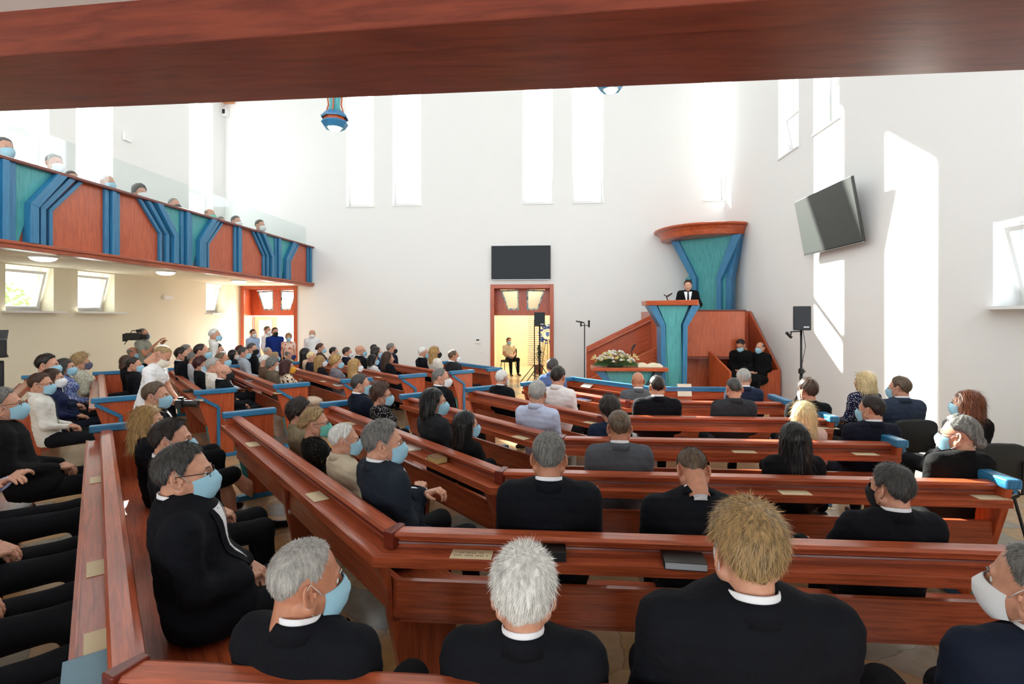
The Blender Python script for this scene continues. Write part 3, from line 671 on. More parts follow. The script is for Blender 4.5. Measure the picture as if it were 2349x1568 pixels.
# ------------------------------------------------------------------ pulpit
PU = thing('pulpit', 'red wooden pulpit enclosure with stair in the corner', 'pulpit', (3.4, 13.5, 0))
def pz(px, py, Y): X = at_Y(px, Y); return (X - 3.4, Y - 13.5, zof(py, X, Y))
def slab(name, pts, Y, t, mat=WOODP, g=(0, 0, 1), parent=PU, bevel=.01):
    m = MB(); P = [pz(a, b, Y) if b is not None else None for a, b in pts]
    return mk_prism(name, P, (0, t, 0), mat, g, parent, bevel)
def mk_prism(name, P, d, mat, g, parent, bevel=.01):
    m = MB(); m.prism([tuple(p) for p in P], d, g=g); return m.build(name, mat, parent, bevel=bevel)
Yf = 12.9
# raised box
xa, xb = at_Y(1506, Yf) - 3.4, at_Y(1709, Yf) - 3.4; zt_ = zof(713, xa + 3.4, Yf); z0_ = zof(817, xa + 3.4, Yf)
m = MB(); m.box(xa, xb, Yf - 13.5, Yf - 13.5 + .05, z0_, zt_, g=(0, 0, 1)); m.box(xa, xa + .05, Yf - 13.45, 1.6, z0_, zt_, g=(0, 0, 1)); m.box(xb - .05, xb, Yf - 13.45, 1.0, z0_, zt_, g=(0, 0, 1)); m.build('box_panels', WOODP, PU, bevel=.01)
m = MB(); m.box(xa - .02, xb + .02, Yf - 13.53, Yf - 13.5 + .08, zt_, zt_ + .03); m.box(xb - .07, xb + .02, Yf - 13.42, 1.4, zt_, zt_ + .03); m.build('box_rim', WOODD, PU, bevel=.006)
m = MB(); m.box(xa, xb - .06, Yf - 13.45, 2.9, z0_ + .02, z0_ + .08); m.build('standing_floor', WOODD, PU)
m = MB(); m.box(xa, xb, Yf - 13.53, Yf - 13.45, z0_ - .06, z0_ - .0); m.build('box_ledge', WOODD, PU, bevel=.006)
m = MB(); m.box(xa + .12, 1.3, Yf - 13.0, Yf - 12.95, 0, z0_, g=(0, 0, 1)); m.build('recess_wall', WOODP, PU)
m = MB(); m.box(xb - .8, XR - .1 - 3.4, +.8, .85, 0, zt_ - .02, g=(0, 0, 1)); m.build('bench_back', WOODP, PU)
# side panel on the right wall, sloping down to the front
Xw = XR - .04
def onwall(px, py):
    a = math.atan((px - 1174.5) / F) - TH; Y = Xw / math.tan(a); return (Xw - 3.4, Y - 13.5, zof(py, Xw, Y))
A_ = onwall(1722, 713); B_ = onwall(1791, 848)
mk_prism('wall_side_panel', [A_, B_, (B_[0], B_[1], 0), (B_[0], 1.6, 0), (B_[0], 1.6, A_[2])], (-.05, 0, 0), WOODP, (0, 0, 1), PU)
# front bench wall and divider
x1_ = Xw - 3.4; zf = zof(852, at_Y(1726, 12.5), 12.5)
P = [pz(1726, 857, 12.45), (x1_, B_[1], B_[2] + .01), (x1_, B_[1], 0), (pz(1726, 857, 12.45)[0], -1.05, 0)]
m = MB(); m.prism(P, (0, .05, 0)); m.build('bench_front', WOODP, PU, bevel=.008)
xd = pz(1627, 805, Yf)[0]
p0 = pz(1627, 805, 12.85); p1 = pz(1674, 852, 12.1)
m = MB(); m.prism([p0, p1, (p1[0], p1[1], 0), (p0[0], p0[1], 0)], (.05, .02, 0), g=(0, 0, 1)); m.build('divider_panel', WOODP, PU, bevel=.008)
m = MB(); m.box(p1[0] + .05, x1_ - .06, -.95, -.5, .42, .47); m.build('bench_seat', WOOD, PU)
# stairs on the left
m = MB(); Ys = 13.75
P = [pz(1345, 795, Ys), pz(1499, 719, Ys), pz(1512, 719, Ys)]; P = P + [(P[-1][0], P[-1][1], 0), (P[0][0], P[0][1], 0)]
mk_prism('stair_wall', P, (0, .05, 0), WOODP, (1, 0, .4), PU)
m = MB(); a, b = Vector(pz(1349, 806, Ys - .06)), Vector(pz(1496, 734, Ys - .06)); m.tube([a, b], .03, n=8); m.build('handrail', WOOD, PU)
m = MB()
for t in (.12, .5, .88): c = a.lerp(b, t); m.tube([c, c + Vector((0, .08, 0))], .012)
m.build('rail_bracket', WOODD, PU)
P = [pz(1352, 868, 12.95), pz(1508, 795, 12.95)]; P = P + [(P[1][0], P[1][1], 0), (P[0][0], P[0][1], 0)]
mk_prism('stair_stringer', P, (0, .05, 0), WOODP, (1, 0, .4), PU)
m = MB()
for i in range(6):
    x = P[0][0] + .1 + i * .26; m.box(x, x + .3, -.5, .25, 0 if i == 0 else .17 * i - .02, .17 * (i + 1))
m.build('stair_steps', WOODD, PU)
# Y shaped lectern column
LC = thing('lectern', 'tall Y-shaped teal and blue lectern column carrying the pulpit desk', 'lectern', (at_Y(1545, 11.75), 11.75, 0))
def lz(px, py, Y=11.75): X = at_Y(px, Y); return (X - LC.location.x, Y - 11.75, zof(py, X, Y))
zd = lz(1545, 700)[2]; zk_ = lz(1545, 744)[2]
def lw_(px, py): return lz(px, py)[0]
w0, w1, w2 = .26, .31, .44
def yb(o): return o - .0
m = MB(); m.prism([(-.2, 0, 0), (.2, 0, 0), (.17, 0, zk_), (.34, 0, zd), (-.34, 0, zd), (-.17, 0, zk_)], (0, .32, 0), g=(0, 0, 1)); m.build('teal_core', TEAL, LC, bevel=.01)
for sg in (-1, 1):
    q = [(.17, 0), (.27, 0), (.29, zk_ - .05), (.56, zd), (.38, zd), (.19, zk_)]
    P = [(sg * a, -.07, z) for a, z in q]
    m = MB(); m.prism(P if sg > 0 else P[::-1], (0, .46, 0), g=(0, 0, 1)); m.build('blue_fin', BLUE, LC, bevel=.008)
m = MB(); m.prism([(-.1, -.015, 0), (.1, -.015, 0), (.16, -.015, zk_), (-.16, -.015, zk_)], (0, .02, 0), g=(0, 0, 1)); m.build('front_face', TEAL, LC)
m = MB(); m.hexa([(-.6, -.12, zd), (.5, -.12, zd), (.66, .5, zd), (-.6, .5, zd)], [(-.62, -.14, zd + .1), (.5, -.14, zd + .12), (.7, .52, zd + .05), (-.62, .52, zd + .1)]); m.build('desk', WOODP, LC, bevel=.012)
m = MB(); m.tube([(-.1, .1, zd + .1), (-.14, .05, zd + .2), (-.2, -.0, zd + .23)], .012); m.tube([(-.13, .02, zd + .2), (-.03, .02, zd + .27)], .022)
tag(m.build('desk_microphone', BLACK, loc=LC.location), 'small black microphone on the high pulpit desk', 'microphone')
# canopy and its back board
CP = thing('pulpit_canopy', 'round red wooden sounding board on a flared teal and blue back board', 'canopy', (4.62, 15.55, 0))
def disc(r, z):
    P = []
    for i in range(72):
        a = 2 * PI * i / 72; x, y = 4.6 + (r - .1) * math.cos(a), 15.93 + (r - .1) * math.sin(a); P.append((min(x, XR - .012) - 4.62, min(y, YB - .012) - 15.55, z))
    return P
zc_ = 4.42
m = MB(); prof = [(1.26, zc_ - .2), (1.4, zc_ - .17), (1.44, zc_ - .04), (1.5, zc_ + .04), (1.62, zc_ + .07), (1.63, zc_ + .11), (1.56, zc_ + .14)]
V = []; 
for r, z in prof: V += disc(r, z)
Fs = [(i * 72 + j, i * 72 + (j + 1) % 72, (i + 1) * 72 + (j + 1) % 72, (i + 1) * 72 + j) for i in range(len(prof) - 1) for j in range(72)] + [tuple(range(72))[::-1], tuple(range((len(prof) - 1) * 72, len(prof) * 72))]
m.add(V, Fs, (.8, .6, 0)); m.build('sounding_board', WOODP, CP)
fr = Vector((-.62, -.78, 0)).normalized(); sd = Vector((fr.y * -1, fr.x, 0)) * 1   # board faces fr
sd = Vector((.78, -.62, 0)).normalized()
def cpt(o, d, z): q = sd * o + fr * d; return (q.x, q.y, z)
zl, zkn, ztp = 1.1, 3.1, zc_ - .19
m = MB(); m.hexa([cpt(-.5, .25, zl), cpt(.5, .25, zl), cpt(.35, -.15, zl), cpt(-.5, -.15, zl)], [cpt(-.5, .25, zkn), cpt(.5, .25, zkn), cpt(.35, -.15, zkn), cpt(-.5, -.15, zkn)], g=(0, 0, 1))
m.hexa([cpt(-.5, .25, zkn), cpt(.5, .25, zkn), cpt(.35, -.15, zkn), cpt(-.5, -.15, zkn)], [cpt(-.85, .35, ztp), cpt(.72, .35, ztp), cpt(.45, -.15, ztp), cpt(-.7, -.15, ztp)], g=(0, 0, 1)); m.build('teal_board', TEAL, CP)
for sg, top in ((-1, 1.12), (1, .98)):
    q = [(.3, zl), (.42, zl), (.42, zkn - .1), (top, ztp), (top - .26, ztp), (.3, zkn)]
    P = [cpt(sg * a * (1 if sg > 0 else .95), .22, z) for a, z in q]
    m = MB(); m.prism(P, tuple(fr * .2), g=(0, 0, 1)); m.build('blue_fin', BLUE, CP, bevel=.008)
P = [cpt(.5, .24, zl), cpt(.6, .24, zl), cpt(.66, .24, zkn), cpt(.9, .24, ztp), cpt(.7, .24, ztp), cpt(.5, .24, zkn)]
m = MB(); m.prism(P, tuple(fr * -.3), g=(0, 0, 1)); m.build('side_wing', BLUE, CP)
P = [cpt(-.5, .3, zl), cpt(-.52, .3, zl), cpt(-.66, .3, zkn), cpt(-.5, .3, zkn + .1)]
m = MB(); m.prism(P, tuple(fr * -.1), g=(0, 0, 1)); m.build('side_fillet', TEAL, CP)

# ------------------------------------------------------------------ communion table with flowers, open bible and microphone
Yt = 11.0; xt0, xt1 = at_Y(1358, Yt), at_Y(1530, Yt); xm = (xt0 + xt1) / 2; zt2 = zof(842, xm, Yt)
CTb = thing('communion_table', 'wooden table top on flared teal pedestal below the pulpit', 'table', (xm, Yt, 0))
hw = (xt1 - xt0) / 2
m = MB(); m.box(-hw, hw, -.15, .5, zt2 - .07, zt2); m.build('table_top', WOODP, CTb, bevel=.01)
m = MB(); m.prism([(-.26, 0, 0), (.26, 0, 0), (.3, 0, zt2 - .5), (.5, 0, zt2 - .07), (-.5, 0, zt2 - .07), (-.3, 0, zt2 - .5)], (0, .35, 0), g=(0, 0, 1)); m.build('pedestal', TEAL, CTb, bevel=.01)
for sg in (-1, 1):
    P = [(sg * a, -.06, z) for a, z in [(.27, 0), (.36, 0), (.38, zt2 - .45), (.72, zt2 - .07), (.52, zt2 - .07), (.29, zt2 - .42)]]
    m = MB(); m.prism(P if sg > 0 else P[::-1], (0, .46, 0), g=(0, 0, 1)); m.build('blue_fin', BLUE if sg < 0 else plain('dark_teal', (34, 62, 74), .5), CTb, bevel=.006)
# bouquet
bx, by = at_Y(1412, Yt) - 0, Yt + .1
FL = thing('flower_arrangement', 'wide arrangement of white roses and lilies on the table', 'flowers', (bx, by, zt2))
rr = random.Random(5)
WHT = plain('white_petal', (245, 244, 236), .7); YEL = plain('cream_yellow_petal', (236, 226, 160), .7); LEAF = plain('fern_green', (70, 104, 58), .6)
m = MB(); m.lathe([(.16, 0), (.19, .04), (.18, .05), (.001, .05)], n=20); m.build('bowl', plain('green_bowl', (40, 66, 44), .5), FL)
m = MB()
for k in range(700):
    a = rr.random() * 2 * PI; t = rr.random() ** .6; e = rr.random()
    c = Vector((.4 * t * math.cos(a), .22 * t * math.sin(a), .04 + .24 * (1 - t) * e)); d = Vector((math.cos(a) * 1.4, math.sin(a) * .8, rr.uniform(-.35, .9))).normalized(); l = rr.uniform(.05, .12)
    p = d.orthogonal().normalized() * .012
    m.add([c, c + d * l * .5 + p, c + d * l, c + d * l * .5 - p], [(0, 1, 2, 3)])
m.build('foliage', LEAF, FL)
def rose(c, r, mat, nm):
    m = MB()
    for ring, (rad, n, tilt, h) in enumerate(((.95, 7, .75, .0), (.68, 6, .45, .25), (.38, 5, .2, .42))):
        for k in range(n):
            a = 2 * PI * k / n + ring * .5 + rr.random() * .3; d = Vector((math.cos(a), math.sin(a), 0)); s = Vector((-d.y, d.x, 0)) * r * .55; b = Vector(c)
            up = Vector((0, 0, 1)) * r
            v = [b + up * h * .3, b + d * r * rad * .6 + s * .8 + up * (h * .7), b + d * r * rad + s * .5 + up * (h + .6 * (1 - tilt)), b + d * r * rad * 1.05 + up * (h + .75 * (1 - tilt)), b + d * r * rad - s * .5 + up * (h + .6 * (1 - tilt)), b + d * r * rad * .6 - s * .8 + up * (h * .7)]
            m.add(v, [(0, 1, 2, 3), (0, 3, 4, 5)])
    m.lathe([(.3 * r, .1 * r), (.34 * r, .4 * r), (.12 * r, .7 * r)], tuple(c), n=8)
    m.build(nm, mat, FL)
for k in range(84):
    a = rr.random() * 2 * PI; t = rr.random() ** .55
    c = (.4 * t * math.cos(a), .22 * t * math.sin(a) - .02, .1 + .22 * (1 - t * t))
    rose(c, rr.uniform(.036, .056), WHT if rr.random() < .7 else YEL, 'rose')
m = MB()
for k in range(14):
    a = PI * 2 * k / 14; x = math.cos(a) * .43; y = math.sin(a) * .23; d = Vector((math.cos(a), math.sin(a) * .6, .5 + .3 * rr.random())).normalized(); c = Vector((x, y, .14 + .08 * rr.random()))
    for j in range(5):
        p = d.orthogonal().normalized(); p = Matrix.Rotation(j * 1.256, 3, d) @ p
        m.add([c, c + d * .05 + p * .018, c + d * .075 + p * .05, c + d * .04 + p * .035], [(0, 1, 2, 3)])
m.build('lily', YEL, FL)
# open bible
bx = at_Y(1491, Yt); m = MB(); n = 14
BB = thing('open_bible', 'large open book lying on the table right of the flowers', 'book', (bx, Yt + .1, zt2)); 
for sg in (-1, 1):
    V = []
    for i in range(n):
        t = i / (n - 1); x = sg * .25 * t; z = .02 + .045 * math.sin(min(1, t * 1.25) * PI * .8) * (1 - .3 * t); V += [(x, -.16, z), (x, .18, z + .02), (x, -.16, 0), (x, .18, 0)]
    Fs = []
    for i in range(n - 1):
        a, b = 4 * i, 4 * i + 4; Fs += [(a, b, b + 1, a + 1), (a, a + 2, b + 2, b), (a + 1, b + 1, b + 3, a + 3)]
    Fs.append((4 * n - 4, 4 * n - 2, 4 * n - 1, 4 * n - 3)); m.add(V, Fs)
m.build('pages', plain('bible_pages', (238, 226, 196), .8), BB)
m = MB(); m.box(-.26, .26, -.165, .19, -.0, .006); m.build('cover', plain('bible_cover', (60, 40, 30), .5), BB)
bx = at_Y(1449, 11.45); m = MB(); z_ = zof(800, bx, 11.45)
m.tube([(0, 0, 0), (0, 0, z_ - zt2 + .0)], .008); m.tube([(0, 0, z_ - zt2 - .02), (.07, 0, z_ - zt2 + .1)], .022); m.lathe([(.05, 0), (.05, .012), (.001, .014)])
tag(m.build('table_microphone', BLACK, loc=(bx, 11.45, zt2)), 'black microphone rising behind the flower arrangement', 'microphone')

# ------------------------------------------------------------------ loudspeakers and microphone stand
def speaker(label, px, Y, pt, pb, wpx, flat=False, tripod=True, rz=0):
    X = at_Y(px, Y); zt_, zb_ = zof(pt, X, Y), zof(pb, X, Y); w = wpx * wc(X, Y)[1] / F
    root = thing('loudspeaker', 'black loudspeaker box ' + label, 'loudspeaker', (X, Y, zb_), rz)
    m = MB(); m.prism([(-w / 2, -w * .42, 0), (w / 2, -w * .42, 0), (w * .34, w * .42, 0), (-w * .34, w * .42, 0)], (0, 0, zt_ - zb_)); m.build('cabinet', plain('speaker_black', (34, 38, 42), .6), root, bevel=.015)
    m = MB(); m.box(-w * .44, w * .44, -w * .425 - .008, -w * .42, .03, zt_ - zb_ - .03); m.build('grille', plain('speaker_grille', (44, 50, 56), .75), root)
    m = MB(); m.box(w * .08, w * .38, -w * .44 - .004, -w * .44, .05, .075); m.build('badge', STEEL, root)
    st = thing('speaker_stand', 'black stand ' + label, 'stand', (X, Y, 0))
    m = MB(); m.tube([(0, 0, .0 if not tripod else .12), (0, 0, zb_)], .021, n=10); m.tube([(0, 0, .35), (0, 0, .9)], .028, n=10); m.build('pole', DGREY, st, smooth=True)
    m = MB(); m.lathe([(.05, .9), (.05, .98), (.03, 1.0)], n=12); m.tube([(0, 0, .94), (.07, -.02, .94)], .012); m.build('collar', BLACK, st)
    for k in range(3):
        a = R(90 + 120 * k); c = Vector((math.cos(a), math.sin(a), 0))
        m = MB(); m.tube([Vector((0, 0, .62)), c * .5 + Vector((0, 0, .02))], .013); m.tube([Vector((0, 0, .2)), c * .27 + Vector((0, 0, .3))], .009); m.build('leg', DGREY, st)
    return root, st
speaker('standing before the middle door', 1238, 15.3, 716, 748, 25)
sp, st = speaker('by the right wall beside the pulpit', 1838, 10.35, 702, 757, 37, rz=R(-18))
m = MB(); m.tube([(0, 0, sp.location.z - .02), (-.22, -.05, sp.location.z - .03)], .012); m.tube([(-.2, -.05, sp.location.z - .03), (-.22, -.05, sp.location.z - .12), (-.3, -.06, sp.location.z - .06)], .014); m.tube([(-.3, -.06, sp.location.z - .04), (-.2, -.05, sp.location.z - .14)], .028); m.build('clamp_arm', BLACK, st)
m = MB(); zz = sp.location.z; m.tube([(.02, -.03, zz), (.06, -.04, zz - .3), (-.05, -.04, zz - .9), (-.02, -.04, zz - 1.3), (-.08, -.04, zz - 1.6)], .006); m.build('cable', BLACK, st)
X = at_Y(1226, 15.6); st = thing('lighting_stand', 'thin black tripod left of the loudspeaker in the middle door', 'stand', (X, 15.6, 0))
m = MB(); m.tube([(0, 0, .1), (0, 0, 1.9)], .015); m.build('pole', BLACK, st)
for k in range(3):
    a = R(40 + 120 * k); m = MB(); m.tube([(0, 0, .55), (math.cos(a) * .45, math.sin(a) * .45, .02)], .012); m.build('leg', BLACK, st)
Ym = 14.6; X = at_Y(1341, Ym); zt_ = zof(742, X, Ym)
st = thing('microphone_stand', 'tall black stand with two microphones left of the pulpit stairs', 'stand', (X, Ym, 0))
m = MB(); m.tube([(0, 0, .02), (0, 0, zt_)], .014); m.build('pole', BLACK, st)
m = MB(); m.lathe([(.16, 0), (.16, .015), (.02, .04)]); m.build('base', BLACK, st)
m = MB(); m.tube([(-.1, 0, zt_ - .05), (.12, 0, zt_ - .05)], .01); m.build('cross_bar', BLACK, st)
m = MB(); m.tube([(-.24, 0, zt_ + .07), (-.08, 0, zt_ + .04), (-.0, 0, zt_ + .02)], [.016, .022, .012]); m.tube([(-.1, 0, zt_ + .04), (-.1, 0, zt_ - .08)], .022); m.build('left_microphone', BLACK, st)
m = MB(); m.tube([(.12, 0, zt_ - .1), (.12, 0, zt_ + .05)], .026); m.lathe([(.001, .1), (.03, .08), (.03, .05), (.001, .04)], (.12, 0, zt_)); m.build('right_microphone', BLACK, st)

# ------------------------------------------------------------------ chairs
CUSH = plain('black_upholstery', (34, 36, 36), .75)
def office_chair(label, X, Y, rz, group='black padded chairs along the right wall', cream=False):
    root = thing('padded_chair', label, 'chair', (X, Y, 0), rz, group)
    def pad(m, w, d, h, M):
        V = []; n = 20
        for z, s in ((0, .93), (h * .25, 1), (h * .75, 1), (h, .93)):
            for j in range(n):
                a = 2 * PI * j / n; c, s2 = math.cos(a), math.sin(a); e = .45
                V.append(tuple(M @ Vector((math.copysign(abs(c) ** e, c) * w / 2 * s, math.copysign(abs(s2) ** e, s2) * d / 2 * s, z))))
        Fs = [(i * n + j, i * n + (j + 1) % n, (i + 1) * n + (j + 1) % n, (i + 1) * n + j) for i in range(3) for j in range(n)] + [tuple(range(n))[::-1], tuple(range(3 * n, 4 * n))]
        m.add(V, Fs)
    m = MB(); pad(m, .47, .43, .07, Matrix.Translation((0, 0, .42))); m.build('seat', CUSH, root, smooth=True)
    m = MB(); pad(m, .47, .36, .05, Matrix.Translation((0, -.2, .72)) @ Matrix.Rotation(R(-82), 4, 'X') @ Matrix.Translation((0, 0, -.02))); m.build('backrest', CUSH, root, smooth=True)
    for sx in (-1, 1):
        for sy in (-1, 1):
            m = MB(); m.tube([(sx * .2, sy * .12, .43), (sx * .24, sy * .22, 0)], .012); m.build('leg', BLACK, root)
        m = MB(); m.tube([(sx * .18, -.1, .43), (sx * .19, -.22, .47), (sx * .18, -.24, .75)], .012); m.build('back_tube', BLACK, root)
    return root
CH = [office_chair('black padded chair under the woman in the dotted dress', 3.78, 6.85, R(6)), office_chair('black padded chair under the man in the blue suit by the right wall', 3.80, 6.02, R(4)), office_chair('black padded chair under the auburn haired woman by the right wall', 3.80, 4.98, R(2))]
Xd, Yd = at_Y(1166, 18.0), 18.0
office_chair('black chair seen through the middle door', Xd, Yd, R(160), group=None)

# ------------------------------------------------------------------ video camera on stand at the left picture edge
q = at_depth(-14, 5.0); ST_ = thing('studio_camera', 'black video camera on a stand cut by the left picture edge', 'camera', (q[0], q[1], 0), R(48))
zt_ = H + (726 - 758) * 5.0 / F
m = MB(); m.tube([(0, 0, 0.0), (0, 0, zt_ - .35)], .03); m.build('column', BLACK, ST_)
m = MB(); m.box(-.09, .09, -.22, .12, zt_ - .25, zt_ - .08); m.tube([(0, .12, zt_ - .16), (0, .26, zt_ - .16)], .055, n=16); m.build('camera_body', BLACK, ST_, bevel=.01)
m = MB(); m.hexa([(-.09, .2, zt_ - .1), (.09, .2, zt_ - .1), (.1, .36, zt_ - .02), (-.1, .36, zt_ - .02)], [(-.09, .2, zt_ - .09), (.09, .2, zt_ - .09), (.1, .36, zt_), (-.1, .36, zt_)]); m.build('barn_door', BLACK, ST_); m = MB()
m.hexa([(-.09, .2, zt_ - .24), (.09, .2, zt_ - .24), (.1, .37, zt_ - .28), (-.1, .37, zt_ - .28)], [(-.09, .2, zt_ - .23), (.09, .2, zt_ - .23), (.1, .37, zt_ - .27), (-.1, .37, zt_ - .27)]); m.build('barn_door', BLACK, ST_)
m = MB(); m.box(-.07, .07, -.05, .2, zt_ - .55, zt_ - .3); m.build('tripod_head', DGREY, ST_, bevel=.01)
for k in range(3):
    a = R(30 + 120 * k); m = MB(); m.tube([(0, 0, .7), (math.cos(a) * .35, math.sin(a) * .35, .01)], .02); m.build('leg', BLACK, ST_)
# magazines on the chair at the right picture edge
q = (2.72 + .32, 3.55)
cx_ = office_chair('black padded chair holding magazines at the right picture edge', 3.42, 3.45, R(-5))
for i, (c, lab) in enumerate((((150, 40, 38), 'dark red and green magazine on the chair at the right picture edge'),)):
    r_ = thing('magazine', lab, 'magazine', (3.42, 3.48, .492), R(20)); m = MB(); m.box(-.15, .15, -.1, .1, 0, .012); m.build('cover', plain('magazine_red', c, .3), r_); m = MB(); m.box(-.13, .02, -.08, .07, .012, .013); m.build('cover_picture', plain('magazine_green', (54, 90, 60), .3), r_)
# tree outside the first low window
TR = thing('garden_tree', 'sunlit green tree outside the leftmost low window', 'tree', (-19.5, 15.5, -1.0))
m = MB(); m.tube([(0, 0, 0), (.1, 0, 1.8), (0, .1, 3.2)], [.18, .14, .08]); m.build('trunk', plain('bark', (92, 74, 56), .9), TR)
m = MB(); rr = random.Random(11)
for k in range(3500):
    v = Vector((rr.gauss(0, 1), rr.gauss(0, 1), rr.gauss(0, 1))); v = v.normalized() * (rr.random() ** .4) * 1.8; c = Vector((v.x * 1.1, v.y * 1.3, v.z * .9 + 3.0)); a = Vector((rr.uniform(-1, 1), rr.uniform(-1, 1), rr.uniform(-1, 1))).normalized() * .13; b = a.orthogonal().normalized() * .07
    m.add([c, c + a * .5 + b, c + a, c + a * .5 - b], [(0, 1, 2, 3)])
m.build('crown', plain('tree_leaf', (128, 168, 84), .6), TR)
# ------------------------------------------------------------------ implicit surfaces for bodies, heads, hands and clothes
class Field:
    def __init__(s, lo, hi, h, k):
        s.lo = np.array(lo, np.float32); s.h = h; s.k = k
        s.n = np.ceil((np.array(hi) - s.lo) / h).astype(int) + 1
        s.F = np.zeros(tuple(s.n), np.float32)
    def _sub(s, lo, hi):
        mg = 3.2 / s.k
        a = np.clip(np.floor((np.array(lo) - mg - s.lo) / s.h).astype(int), 0, s.n - 1); b = np.clip(np.ceil((np.array(hi) + mg - s.lo) / s.h).astype(int) + 1, 0, s.n)
        if (b <= a).any(): return None, None
        g = [(s.lo[i] + s.h * np.arange(a[i], b[i])).astype(np.float32) for i in range(3)]
        return (slice(a[0], b[0]), slice(a[1], b[1]), slice(a[2], b[2])), g
    def cap(s, p0, p1, r0, r1=None, flat=None):
        """round cone; flat=(axis vector, factor) squashes it across the axis"""
        r1 = r0 if r1 is None else r1; p0 = np.array(p0, np.float32); p1 = np.array(p1, np.float32); rm = max(r0, r1)
        sl, g = s._sub(np.minimum(p0, p1) - rm, np.maximum(p0, p1) + rm)
        if sl is None: return s
        X = g[0][:, None, None] - p0[0]; Y = g[1][None, :, None] - p0[1]; Z = g[2][None, None, :] - p0[2]
        d = p1 - p0; L = max(float(d @ d), 1e-9)
        t = np.clip((X * d[0] + Y * d[1] + Z * d[2]) / L, 0, 1)
        qx, qy, qz = X - t * d[0], Y - t * d[1], Z - t * d[2]
        if flat is not None:
            ax, f = flat; ax = np.array(ax, np.float32); ax /= np.linalg.norm(ax)
            c = qx * ax[0] + qy * ax[1] + qz * ax[2]; c2 = c * (1 / f - 1); qx, qy, qz = qx + ax[0] * c2, qy + ax[1] * c2, qz + ax[2] * c2
        dist = np.sqrt(qx * qx + qy * qy + qz * qz) - (r0 + (r1 - r0) * t)
        s.F[sl] += np.exp(-s.k * np.maximum(dist, -.1)); return s
    def ell(s, c, r, w=1.0, rot=None):
        c = np.array(c, np.float32); r = np.array(r, np.float32); rm = r if rot is None else np.full(3, r.max())
        sl, g = s._sub(c - rm, c + rm)
        if sl is None: return s
        X = g[0][:, None, None] - c[0]; Y = g[1][None, :, None] - c[1]; Z = g[2][None, None, :] - c[2]
        if rot is not None:
            M = np.array(rot.inverted(), np.float32); X, Y, Z = (M[0, 0] * X + M[0, 1] * Y + M[0, 2] * Z, M[1, 0] * X + M[1, 1] * Y + M[1, 2] * Z, M[2, 0] * X + M[2, 1] * Y + M[2, 2] * Z)
        k0 = np.sqrt((X / r[0]) ** 2 + (Y / r[1]) ** 2 + (Z / r[2]) ** 2) + 1e-6; k1 = np.sqrt((X / r[0] ** 2) ** 2 + (Y / r[1] ** 2) ** 2 + (Z / r[2] ** 2) ** 2) + 1e-6
        dist = k0 * (k0 - 1) / k1
        if w < 0: s.F[sl] *= 1 - (-w) * np.exp(-s.k * np.maximum(dist, 0))
        else: s.F[sl] += np.exp(-s.k * np.maximum(dist, -.1))
        return s
    def phi(s): return np.log(s.F + 1e-7) / s.k
    def mesh(s):
        P = s.phi(); n = P.shape; I = P > 0
        c = [I[i:n[0] - 1 + i, j:n[1] - 1 + j, k:n[2] - 1 + k] for i in (0, 1) for j in (0, 1) for k in (0, 1)]
        sm = sum(x.astype(np.int8) for x in c); act = (sm > 0) & (sm < 8)
        ii, jj, kk = np.nonzero(act); m = len(ii)
        acc = np.zeros((m, 3), np.float32); cnt = np.zeros(m, np.float32)
        cor = [(i, j, k) for i in (0, 1) for j in (0, 1) for k in (0, 1)]
        val = {q: P[ii + q[0], jj + q[1], kk + q[2]] for q in cor}
        for a in cor:
            for ax in range(3):
                if a[ax]: continue
                b = list(a); b[ax] = 1; b = tuple(b); va, vb = val[a], val[b]; x = (va > 0) != (vb > 0)
                t = np.where(x, va / np.where(x, va - vb, 1), 0)
                q = np.array(a, np.float32)[None, :] + np.zeros((m, 1), np.float32); q[:, ax] = t
                acc += q * x[:, None]; cnt += x
        V = acc / cnt[:, None] + np.stack([ii, jj, kk], 1); V = V * s.h + s.lo
        idx = -np.ones(act.shape, np.int64); idx[ii, jj, kk] = np.arange(m)
        Q = []
        for ax in range(3):
            o = [x for x in range(3) if x != ax]
            sl0 = [slice(None)] * 3; sl1 = [slice(None)] * 3; sl0[ax] = slice(0, -1); sl1[ax] = slice(1, None)
            for b in o: sl0[b] = slice(1, -1); sl1[b] = slice(1, -1)
            A, B = I[tuple(sl0)], I[tuple(sl1)]; e = np.nonzero(A != B); dirn = A[e]
            base = [e[0].copy(), e[1].copy(), e[2].copy()]
            for b in o: base[b] = base[b] + 1
            def cell(d1, d2):
                q = [base[0], base[1], base[2]]; q = [x.copy() for x in q]; q[o[0]] -= d1; q[o[1]] -= d2; return idx[q[0], q[1], q[2]]
            a, b, c2, d = cell(1, 1), cell(0, 1), cell(0, 0), cell(1, 0)
            f = np.stack([a, b, c2, d], 1)
            flip = dirn if ax != 1 else ~dirn
            f[~flip] = f[~flip][:, ::-1]; Q.append(f[(f >= 0).all(1)])
        return V.astype(np.float32), np.concatenate(Q)
    def at(s, P):
        q = np.clip(np.rint((P - s.lo) / s.h).astype(int), 0, s.n - 1); return s.F[q[:, 0], q[:, 1], q[:, 2]]
    def surf(s, P, D, t0, t1, n=160):
        """first point inside the surface when walking from t0 to t1 along D; linear refinement"""
        ts = np.linspace(t0, t1, n); v = np.stack([s.lin(P + D * t) for t in ts], 1) > 1
        i = np.argmax(v, 1); ok = v.any(1); return np.where(ok, ts[i], np.nan)
